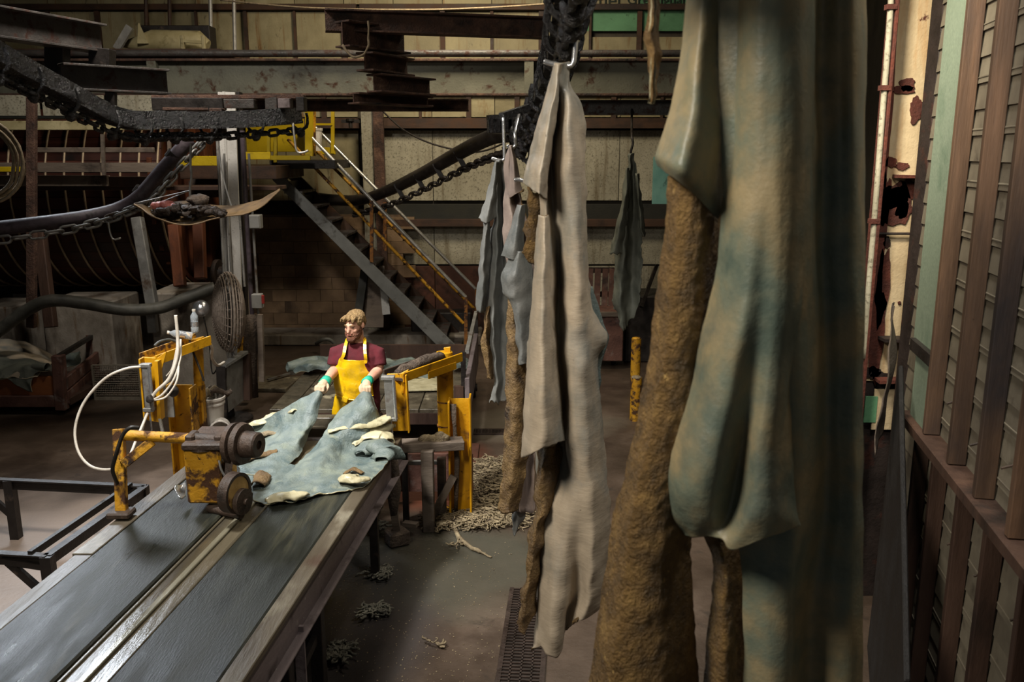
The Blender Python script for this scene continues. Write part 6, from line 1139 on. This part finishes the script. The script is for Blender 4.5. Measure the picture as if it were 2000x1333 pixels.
# ---- far hide at the back right
Y5 = 11.4
h5 = hang('dim olive hide hanging far back before the grey wall panels', P(1225, 640, Y5))
sheet('grain_sheet', [pr(300, Y5, (1230, 0), (1233, -.03), (1236, -.02), (1239, .02)), pr(350, Y5, (1222, .04), (1229, -.05), (1236, .06), (1244, -.02)), pr(430, Y5, (1212, .06), (1224, -.07), (1236, .08), (1250, -.03)), pr(510, Y5, (1200, .06), (1218, -.08), (1234, .08), (1254, -.03)), pr(580, Y5, (1198, .05), (1212, -.07), (1232, .07), (1250, -.02)), pr(622, Y5, (1202, .04, -20), (1214, -.05, 16), (1232, .05, 10), (1246, .0, -30))], ['hide_olive', 'hide_olive'], h5, 44, 60, th=.01, rip=.03, rsc=6, edge=.05, seed=43)
sheet('side_flap', [pr(330, Y5 - .1, (1222, .03), (1226, -.04), (1231, .03)), pr(420, Y5 - .1, (1208, .04), (1216, -.05), (1226, .03)), pr(497, Y5 - .1, (1189, .05), (1198, -.04), (1216, .03))], ['hide_olive'], h5, 18, 26, th=.01, rip=.02, rsc=8, edge=.02, seed=45)
sheet('side_flap', [pr(340, Y5 - .04, (1240, .03), (1244, -.04), (1248, .03)), pr(420, Y5 - .04, (1244, .04), (1250, -.05), (1256, .03)), pr(462, Y5 - .04, (1250, .05), (1255, -.04), (1260, .03))], ['hide_olive'], h5, 14, 20, th=.01, rip=.02, rsc=8, edge=.02, seed=47)
MB().tube(spline([P(1234, 214, 12.38), P(1234, 262, Y5 + .1), P(1236, 280, Y5), P(1232, 298, Y5), P(1238, 303, Y5)], 14), .016, 8).build('steel_hook', 'black_steel', None, smooth=True, label='dark hook carrying the far olive hide', cat='hook', group='steel hooks')
# ---- strip dangling near the top
YN = 2.2
st_ = hang('thin brown hide strip dangling alone at the top', P(1275, 200, YN))
sheet('strip', [pr(-60, YN, (1266, .02), (1276, -.02), (1288, .02)), pr(20, YN, (1266, .02), (1276, -.02), (1289, .02)), pr(70, YN, (1257, .02), (1272, -.02), (1287, .02)), pr(110, YN, (1266, .02), (1276, -.02), (1291, .02)), pr(160, YN, (1267, .015), (1275, -.015), (1284, .015)), pr(190, YN, (1270, .01), (1275, -.01), (1281, .01)), pr(203, YN, (1272, .005), (1273, -.005), (1275, .005))], ['hide_brown', 'hide_flesh_pale'], st_, 16, 60, th=.01, rip=.006, rsc=30, fine=.002, seed=51)
# ---- big near hide
Y1 = 2.15; KD = 1.15
h1 = hang('huge near hide hanging at the right with brown flesh side showing', P(1450, 1333, Y1) - V(0, 0, .6))
back = [pr(-140, Y1, (1400, .0), (1440, -.03), (1500, -.07), (1560, -.06), (1588, .03), (1602, .10), (1640, .07), (1672, .08), (1694, .24)),
        pr(0, Y1, (1400, .0), (1440, -.02), (1500, -.07), (1560, -.06), (1588, .03), (1602, .10), (1640, .08), (1672, .09), (1693, .24)),
        pr(200, Y1, (1405, .0), (1440, -.02), (1500, -.07), (1560, -.06), (1588, .03), (1602, .10), (1640, .09), (1672, .09), (1692, .24)),
        pr(400, Y1, (1412, .0), (1440, -.02), (1500, -.07), (1560, -.06), (1588, .03), (1602, .10), (1640, .09), (1672, .1), (1691, .22)),
        pr(600, Y1, (1420, .02), (1450, -.01), (1500, -.05), (1560, -.05), (1590, .03), (1606, .10), (1640, .09), (1672, .09), (1688, .12)),
        pr(800, Y1, (1430, .04), (1460, .02), (1510, -.01), (1560, -.02), (1588, .04), (1612, .10), (1640, .09), (1670, .08), (1686, .12)),
        pr(1000, Y1, (1440, .05), (1470, .03), (1510, .02), (1552, .01), (1580, .05), (1606, .11), (1640, .09), (1668, .08), (1685, .12)),
        pr(1150, Y1, (1450, .05), (1470, .03), (1505, .01), (1545, .01), (1562, .06), (1590, .11), (1630, .09), (1665, .08), (1685, .12)),
        pr(1333, Y1, (1452, .05), (1470, .03), (1505, .0), (1540, .01), (1556, .06), (1580, .11), (1630, .08), (1662, .08), (1684, .12)),
        pr(1600, Y1, (1440, .05), (1470, .03), (1505, .0), (1540, .01), (1560, .06), (1584, .11), (1630, .08), (1662, .08), (1684, .12))]
sheet('grain_sheet', back, ['hide_near', 'hide_brown'], h1, 110, 150, th=.007, rip=.006, rsc=7, fine=.0006, seed=61)
upf = [pr(-140, Y1, (1352, .05), (1375, .0), (1405, .0), (1436, .03)), pr(0, Y1, (1342, .05), (1370, -.01), (1402, .0), (1436, .04)), pr(120, Y1, (1326, .05), (1362, -.03), (1398, .0), (1434, .05)), pr(220, Y1, (1304, .05), (1350, -.05), (1394, -.01), (1430, .05)),
       pr(290, Y1, (1284, .06), (1335, -.07), (1386, -.03), (1424, .05)), pr(330, Y1, (1279, .07, -20), (1322, -.075, 0), (1370, -.05, 25), (1414, .04, 70)), pr(352, Y1, (1284, .09, -26), (1318, -.03, 0), (1362, -.02, 34), (1404, .05, 76))]
sheet('upper_flap', upf, ['hide_near', 'hide_brown'], h1, 50, 70, th=.009, rip=.005, rsc=9, fine=.0008, seed=63)
yf = Y1 - .06
teardrop = [pr(y, yf, *[(x_, d_) for x_, d_ in zip(xs_, (.06, .0, -.035, -.05, -.055, -.03, .06))]) for y, xs_ in ((-140, (1434, 1452, 1477, 1502, 1532, 1566, 1590)), (100, (1434, 1452, 1477, 1502, 1532, 1566, 1590)), (260, (1428, 1448, 1474, 1500, 1531, 1565, 1589)), (400, (1412, 1436, 1466, 1496, 1528, 1562, 1588)))]
teardrop += [pr(520, yf, (1398, .07), (1426, 0), (1460, -.045), (1492, -.05), (1525, -.055), (1556, -.03), (1582, .06)), pr(640, yf, (1370, .08), (1404, 0), (1446, -.05), (1482, -.045), (1518, -.055), (1546, -.03), (1568, .06)), pr(760, yf, (1340, .09), (1378, -.01), (1425, -.055), (1466, -.03), (1500, -.06), (1530, -.04), (1552, .06)),
             pr(880, yf, (1302, .1), (1345, -.02), (1400, -.06), (1446, -.005), (1482, -.065), (1522, -.05), (1548, .05)), pr(960, yf, (1291, .11), (1335, -.02), (1388, -.055), (1432, .005), (1474, -.07), (1520, -.06), (1550, .04)), pr(1010, yf, (1304, .1), (1340, 0), (1384, -.035), (1420, .0), (1466, -.075), (1522, -.065), (1558, .03)),
             pr(1045, yf, (1336, .1, 0), (1355, .03, 6), (1382, .01, 4), (1408, -.03, 6), (1432, -.05, 32), (1500, -.065, 4), (1563, .03, -18))]
sheet('front_fold', teardrop, ['hide_near', 'hide_brown'], h1, 90, 130, th=.008, rip=.006, rsc=8, fine=.0008, edge=.003, seed=65)
fleshp = [pr(345, Y1 + .03, (1306, .04), (1330, -.0), (1370, -.01), (1412, .06)), pr(500, Y1 + .04, (1290, .05), (1322, -.02), (1370, -.02), (1410, .06)), pr(640, Y1 + .04, (1274, .06), (1308, -.02), (1356, -.02), (1410, .06)), pr(760, Y1 + .03, (1256, .06), (1292, -.02), (1345, -.02), (1400, .06)), pr(880, Y1 + .03, (1230, .07), (1266, -.02), (1320, -.02), (1380, .06)),
          pr(1000, Y1 + .02, (1200, .08), (1240, -.02), (1300, -.02), (1352, .06)), pr(1150, Y1 + .01, (1176, .09), (1220, -.02), (1290, -.02), (1350, .07)), pr(1333, Y1 + .0, (1150, .1), (1200, -.02), (1290, -.02), (1366, .08)), pr(1600, Y1, (1120, .1), (1180, -.02), (1290, -.02), (1376, .08))]
sheet('flesh_side', fleshp, ['hide_brown', 'hide_near'], h1, 100, 170, th=.012, rip=.007, rsc=9, fine=.0035, seed=69)
flesh2 = [pr(1040, Y1 + .1, (1368, .03), (1410, -.0), (1462, .05)), pr(1100, Y1 + .09, (1394, .04), (1420, -.02), (1460, .04)), pr(1200, Y1 + .07, (1384, .05), (1416, -.03), (1460, .04)), pr(1333, Y1 + .05, (1376, .06), (1412, -.03), (1460, .05)), pr(1600, Y1 + .05, (1376, .06), (1412, -.03), (1460, .05))]
sheet('flesh_side', flesh2, ['hide_brown', 'hide_near'], h1, 50, 70, th=.012, rip=.007, rsc=9, fine=.0035, seed=71)
# ================================================================ the worker
def remesh(mb, vox, smooth_it=6, name='tmp'):
    me = bpy.data.meshes.new(name); me.from_pydata(mb.v, [], mb.f)
    bm = bmesh.new(); bm.from_mesh(me); bmesh.ops.recalc_face_normals(bm, faces=bm.faces); bm.to_mesh(me); bm.free()
    o = bpy.data.objects.new(name, me); C.objects.link(o)
    r = o.modifiers.new('r', 'REMESH'); r.mode = 'VOXEL'; r.voxel_size = vox
    s = o.modifiers.new('s', 'SMOOTH'); s.factor = .5; s.iterations = smooth_it
    dg = bpy.context.evaluated_depsgraph_get(); m2 = bpy.data.meshes.new_from_object(o.evaluated_get(dg)); bpy.data.objects.remove(o); bpy.data.meshes.remove(me)
    out = MB(); out.v = [v.co.copy() for v in m2.vertices]; out.f = [tuple(p.vertices) for p in m2.polygons]; bpy.data.meshes.remove(m2); return out
def loft(mb, secs, n=18):   # secs: (centre, rx, ry) horizontal ellipses
    b = len(mb.v)
    for (c, rx, ry) in secs:
        for k in range(n):
            t = 2 * math.pi * k / n; cx, sx = math.cos(t), math.sin(t)
            mb.v.append(V(c) + V(math.copysign(abs(cx) ** .85, cx) * rx, math.copysign(abs(sx) ** .85, sx) * ry, 0))
    for i in range(len(secs) - 1):
        for k in range(n): mb.f.append((b + i * n + k, b + i * n + (k + 1) % n, b + (i + 1) * n + (k + 1) % n, b + (i + 1) * n + k))
    mb.f.append(tuple(b + k for k in reversed(range(n)))); mb.f.append(tuple(b + (len(secs) - 1) * n + k for k in range(n)))
MX, MY = -1.285, 7.03
man = thing('person', (MX, MY, 0), 'bearded worker in maroon t-shirt and yellow apron pulling a hide with both hands', 'person')
sh = [V(MX - .175, MY + .0, 1.435), V(MX + .175, MY + .01, 1.43)]       # shoulder joints (image left, image right)
el = [P(655, 722, 7.0), P(739, 724, 7.0)]
wrs = [P(634, 747, 6.72), P(716, 747, 6.72)]
hc = V(MX - .005, MY - .035, 1.68)                                     # head centre
HRot = Euler((math.radians(10), 0, math.radians(-22))).to_matrix()
def hd(x, y, z): return hc + HRot @ V(x, y, z) * .94
body = MB()
loft(body, [((MX, MY + .01, .88), .155, .105), ((MX, MY + .01, .98), .165, .115), ((MX, MY + .01, 1.1), .15, .105), ((MX, MY + .01, 1.22), .158, .108), ((MX, MY + .01, 1.34), .178, .115), ((MX, MY + .01, 1.42), .165, .1), ((MX, MY + .015, 1.48), .105, .075), ((MX, MY + .015, 1.53), .07, .06)])
body.tube([V(MX, MY + .02, 1.48), V(MX, MY + .005, 1.56), hd(0, .015, -.06)], [.068, .06, .058], 16)
for i in (0, 1):
    body.tube([sh[i] + V(.03 * (1 - 2 * i), 0, .01), sh[i], sh[i].lerp(el[i], .5), el[i]], [.045, .05, .046, .043], 14)
    body.tube([el[i], el[i].lerp(wrs[i], .3), wrs[i]], [.043, .045, .029], 14); body.ell(el[i], .043, n=12, m=8)
    hx = -.09 + .18 * i
    body.tube([V(MX + hx, MY + .01, .92), V(MX + hx * 1.1, MY + .0, .5), V(MX + hx * 1.15, MY + .03, .1)], [.095, .062, .042], 14)
    body.ell(V(MX + hx * 1.15, MY - .03, .05), (.045, .12, .045), n=12, m=8)
# head: skull, face, jaw, nose, ears, brow, lips
for (c, r) in [((0, .02, .035), (.075, .095, .085)), ((0, -.02, -.015), (.066, .075, .085)), ((0, -.045, -.075), (.05, .045, .04)), ((0, -.085, .015), (.05, .018, .012)), ((-.04, -.062, -.03), (.022, .022, .025)), ((.04, -.062, -.03), (.022, .022, .025)),
               ((.0, -.09, -.06), (.026, .016, .012)), ((0, -.08, -.1), (.03, .022, .022)), ((-.078, .012, -.01), (.012, .02, .032)), ((.078, .012, -.01), (.012, .02, .032))]:
    body.ell(hd(*c), V(r) * .94, HRot, 16, 10)
body.tube([hd(0, -.088, .01), hd(0, -.105, -.015), hd(0, -.114, -.033), hd(0, -.095, -.044)], [.009, .011, .014, .010], 10)
body = remesh(body, .0075, 4)
bo = body.build('body', 'skin', man, smooth=True)
# eyes, brows, lips
for s_ in (-1, 1):
    e = MB().ell(hd(.031 * s_, -.082, .002), (.013, .008, .0065), HRot, 10, 6).build('eye', 'eye_dark', man, smooth=True)
    MB().tube([hd(.012 * s_, -.098, .018), hd(.032 * s_, -.094, .024), hd(.05 * s_, -.078, .018)], [.004, .006, .003], 6).build('eyebrow', 'hair', man, smooth=True)
MB().ell(hd(0, -.104, -.062), (.02, .007, .006), HRot, 10, 6).build('lips', 'lip', man, smooth=True)
# beard and moustache
bd = MB()
for (c, r) in [((0, -.082, -.105), (.042, .035, .034)), ((-.045, -.045, -.075), (.022, .042, .045)), ((.045, -.045, -.075), (.022, .042, .045)), ((-.06, -.01, -.045), (.015, .022, .05)), ((.06, -.01, -.045), (.015, .022, .05)), ((0, -.07, -.13), (.03, .028, .022)), ((-.018, -.094, -.052), (.018, .008, .005)), ((.018, -.094, -.052), (.018, .008, .005))]: bd.ell(hd(*c), V(r) * .96, HRot, 14, 9)
bd = remesh(bd, .005, 2); bd.wob(.004, 60).wob(.0025, 150); bd.build('beard', 'beard', man, smooth=True)
# hair: cap of locks swept over the forehead
hr = MB()
for (c, r) in [((0, .03, .052), (.078, .094, .068)), ((0, .066, .015), (.074, .056, .07)), ((-.058, .0, .045), (.026, .055, .035)), ((.06, .01, .035), (.021, .055, .045)), ((0, -.045, .082), (.056, .036, .02))]: hr.ell(hd(*c), V(r) * 1.0, HRot, 16, 10)
random.seed(3)
for i in range(46):
    a = random.uniform(-1, 1); y0 = random.uniform(-.06, .05); p0 = hd(a * .05, y0, .108 - abs(a) * .02); p1 = hd(a * .064 - .008, max(-.085, y0 - .045), .092 - abs(a) * .02); p2 = hd(a * .068 - .014, max(-.09, y0 - .07), .062 - abs(a) * .02 + random.uniform(-.012, .016)); hr.tube(spline([p0, p1, p2], 7), [.011, .011, .01, .009, .007, .005, .003], 6)
for i in range(0):
    a = random.uniform(-1, 1); p0 = hd(a * .06, .05, .1); hr.tube(spline([p0, p0 + HRot @ V(a * .02, random.uniform(-.02, .05), .028), p0 + HRot @ V(a * .04, random.uniform(-.03, .08), .03)], 6), [.01, .01, .008, .007, .005, .003], 6)
hr = remesh(hr, .0045, 1); hr.wob(.003, 70); hr.build('hair', 'hair', man, smooth=True)
MB().ell(hd(.082, .005, -.035), (.006, .006, .006), n=8, m=5).build('earring', 'eye_dark', man)
# t-shirt
ts_ = MB()
loft(ts_, [((MX, MY + .01, .9), .178, .125), ((MX, MY + .01, 1.0), .18, .128), ((MX, MY + .01, 1.1), .172, .12), ((MX, MY + .01, 1.22), .178, .124), ((MX, MY + .01, 1.34), .195, .13), ((MX, MY + .01, 1.42), .185, .118), ((MX, MY + .015, 1.485), .125, .092), ((MX, MY + .012, 1.525), .082, .075)], 24)
for i in (0, 1):
    d = el[i] - sh[i]; ts_.tube([sh[i] + V(.05 * (1 - 2 * i), 0, .01), sh[i] + V(0, 0, .005), sh[i].lerp(el[i], .4), sh[i].lerp(el[i], .72)], [.05, .058, .064, .07], 16); ts_.tube([V(MX + .06 * (2 * i - 1), MY + .015, 1.485), sh[i] + V(0, 0, .0)], [.045, .055], 14)
ts_ = remesh(ts_, .010, 4); ts_.wob(.007, 9).wob(.003, 24); ts_.build('t_shirt', 'shirt', man, smooth=True)
# trousers and boots
tz = MB(); loft(tz, [((MX, MY + .01, .82), .172, .125), ((MX, MY + .01, .95), .178, .128), ((MX, MY + .01, 1.0), .17, .122)])
for i in (0, 1):
    hx = -.09 + .18 * i; tz.tube([V(MX + hx, MY + .01, .9), V(MX + hx * 1.1, MY, .5), V(MX + hx * 1.15, MY + .03, .14)], [.112, .085, .07], 14)
tz = remesh(tz, .014, 3); tz.wob(.012, 8); tz.build('trousers', 'trousers', man, smooth=True)
for i in (0, 1):
    hx = -.09 + .18 * i; b = MB().ell(V(MX + hx * 1.15, MY - .045, .055), (.055, .15, .055), n=14, m=9); b.cyl(V(MX + hx * 1.15, MY + .03, .05), V(MX + hx * 1.15, MY + .03, .3), .07, 14); b = remesh(b, .012, 3)
    for k, v in enumerate(b.v): b.v[k].z = max(v.z, .004)
    b.build('boot', 'rubber', man, smooth=True)
# apron: bib, waist fold, skirt, straps
FY = MY - .135
def ap(x, z, dy=0.0):   # a point on the apron, wrapped round the torso front
    u = x / .2; return V(MX - .015 + x, FY + .085 * u * u + dy, z)
bib = [[ap(-.115, 1.40, .02), ap(-.06, 1.405), ap(0, 1.40, -.005), ap(.06, 1.40), ap(.122, 1.385, .02)], [ap(-.16, 1.33, .01), ap(-.07, 1.33, -.01), ap(0, 1.335, -.012), ap(.07, 1.33, -.01), ap(.145, 1.32, .01)], [ap(-.17, 1.22), ap(-.08, 1.22, -.012), ap(0, 1.22, -.008), ap(.08, 1.22, -.014), ap(.15, 1.22)], [ap(-.165, 1.13), ap(-.08, 1.12, -.02), ap(0, 1.11, -.018), ap(.08, 1.11, -.02), ap(.155, 1.12)],
       [ap(-.155, 1.085, .01), ap(-.08, 1.075, -.015), ap(0, 1.07, -.012), ap(.08, 1.07, -.01), ap(.15, 1.08, .01)]]
ab = sheet('apron_bib', bib, ['apron', 'apron'], man, 30, 40, th=.004, rip=.010, rsc=13, seed=4)
skirt = [[ap(-.16, 1.10, .015), ap(-.08, 1.09), ap(0, 1.085), ap(.08, 1.085), ap(.15, 1.095, .015)], [ap(-.19, 1.0), ap(-.09, 1.0, -.02), ap(0, 1.0, .0), ap(.08, 1.0, -.015), ap(.16, 1.0)], [ap(-.215, .88), ap(-.10, .88, -.035), ap(0, .88, -.005), ap(.09, .88, -.02), ap(.17, .88)], [ap(-.24, .72), ap(-.12, .72, -.04), ap(0, .72, -.01), ap(.09, .72, -.02), ap(.18, .72)], [ap(-.25, .5), ap(-.13, .5, -.03), ap(0, .5, -.01), ap(.1, .5, -.03), ap(.19, .5)]]
sheet('apron_skirt', skirt, ['apron', 'apron'], man, 36, 50, th=.004, rip=.013, rsc=11, seed=8)
for (a, b, z) in ((-.16, .155, 1.085), (-.2, .02, .885)): MB().tube(spline([ap(a, z + .01, -.01), ap((a + b) / 2, z - .012, -.03), ap(b, z + .008, -.01)], 16), .006, 6).wob(.006, 20).build('apron_crease', 'apron', ab if z > 1 else man, smooth=True)
MB().box(ap(-.07, 1.075, -.035), (.05, .012, .045), ry=.4).build('apron_knot', 'apron', ab, bevel=.004)
for s_, pts in ((-1, [ap(-.1, 1.395, .01), V(MX - .088, MY - .118, 1.44), V(MX - .078, MY - .09, 1.5), V(MX - .068, MY - .02, 1.555), V(MX - .05, MY + .06, 1.545)]), (1, [ap(.105, 1.385, .01), V(MX + .09, MY - .118, 1.43), V(MX + .082, MY - .09, 1.49), V(MX + .072, MY - .02, 1.552), V(MX + .05, MY + .06, 1.545)])):
    pp = spline(pts, 16); b = MB()
    for i in range(15): b.bar(pp[i], pp[i + 1] + (pp[i + 1] - pp[i]) * .08, .026, .006, (0, -1, .3))
    b.build('apron_strap', 'apron', man)
MB().lathe(ap(.105, 1.385, -.008), (0, -1, 0), [(0, .014), (.008, .014), (.008, .008)], 12).build('strap_ring', 'apron', ab)
# gloves: palm, thumb and four curled fingers gripping the hide edge; green cuffs
grip = [P(624, 763, 6.60), P(714, 765, 6.60)]
for i in (0, 1):
    wv_ = wrs[i]; f = (grip[i] - wv_); f.z *= .9; d = f.normalized(); side_ = V(0, 0, 1).cross(d).normalized() * (1 if i else -1); up_ = d.cross(side_).normalized()
    if up_.z < 0: up_ = -up_
    g = MB(); pc_ = wv_ + d * .055
    g.tube([wv_ - d * .01, wv_ + d * .03, wv_ + d * .07, wv_ + d * .095], [.031, .037, .04, .034], 14); 
    for k in range(4):
        o_ = side_ * (-.03 + .021 * k); L_ = (.85, 1.0, .95, .78)[k]; base = wv_ + d * .085 + o_ + up_ * .012
        g.tube([base, base + d * .032 * L_ + up_ * .006, base + d * .05 * L_ - up_ * .018, base + d * .036 * L_ - up_ * .044, base + d * .012 - up_ * .048], [.0115, .0115, .011, .010, .009], 10)
    tb_ = wv_ + d * .035 - side_ * .034; g.tube([tb_, tb_ + d * .03 - side_ * .014 - up_ * .01, tb_ + d * .058 - side_ * .006 - up_ * .03, tb_ + d * .07 + side_ * .006 - up_ * .04], [.014, .0135, .012, .010], 10)
    g = remesh(g, .004, 2); gl = g.build('glove', 'glove', man, smooth=True)
    a = el[i].lerp(wv_, .8); c = MB().tube([a, a.lerp(wv_, .5), wv_ + d * .015], [.040, .041, .045], 16); c.wob(.007, 25).build('glove_cuff', 'glove_cuff', gl, smooth=True)
q = el[0].lerp(wrs[0], .12) + V(-.006, -.043, .004); tt = MB()
for (dx, dz, r_) in ((0, 0, .014), (.022, .002, .008), (-.02, .004, .007)): tt.ell(q + V(dx, abs(dx) * .2, dz), (r_, .004, r_ * .8), n=12, m=6)
tt.build('tattoo', 'tattoo', man, smooth=True)
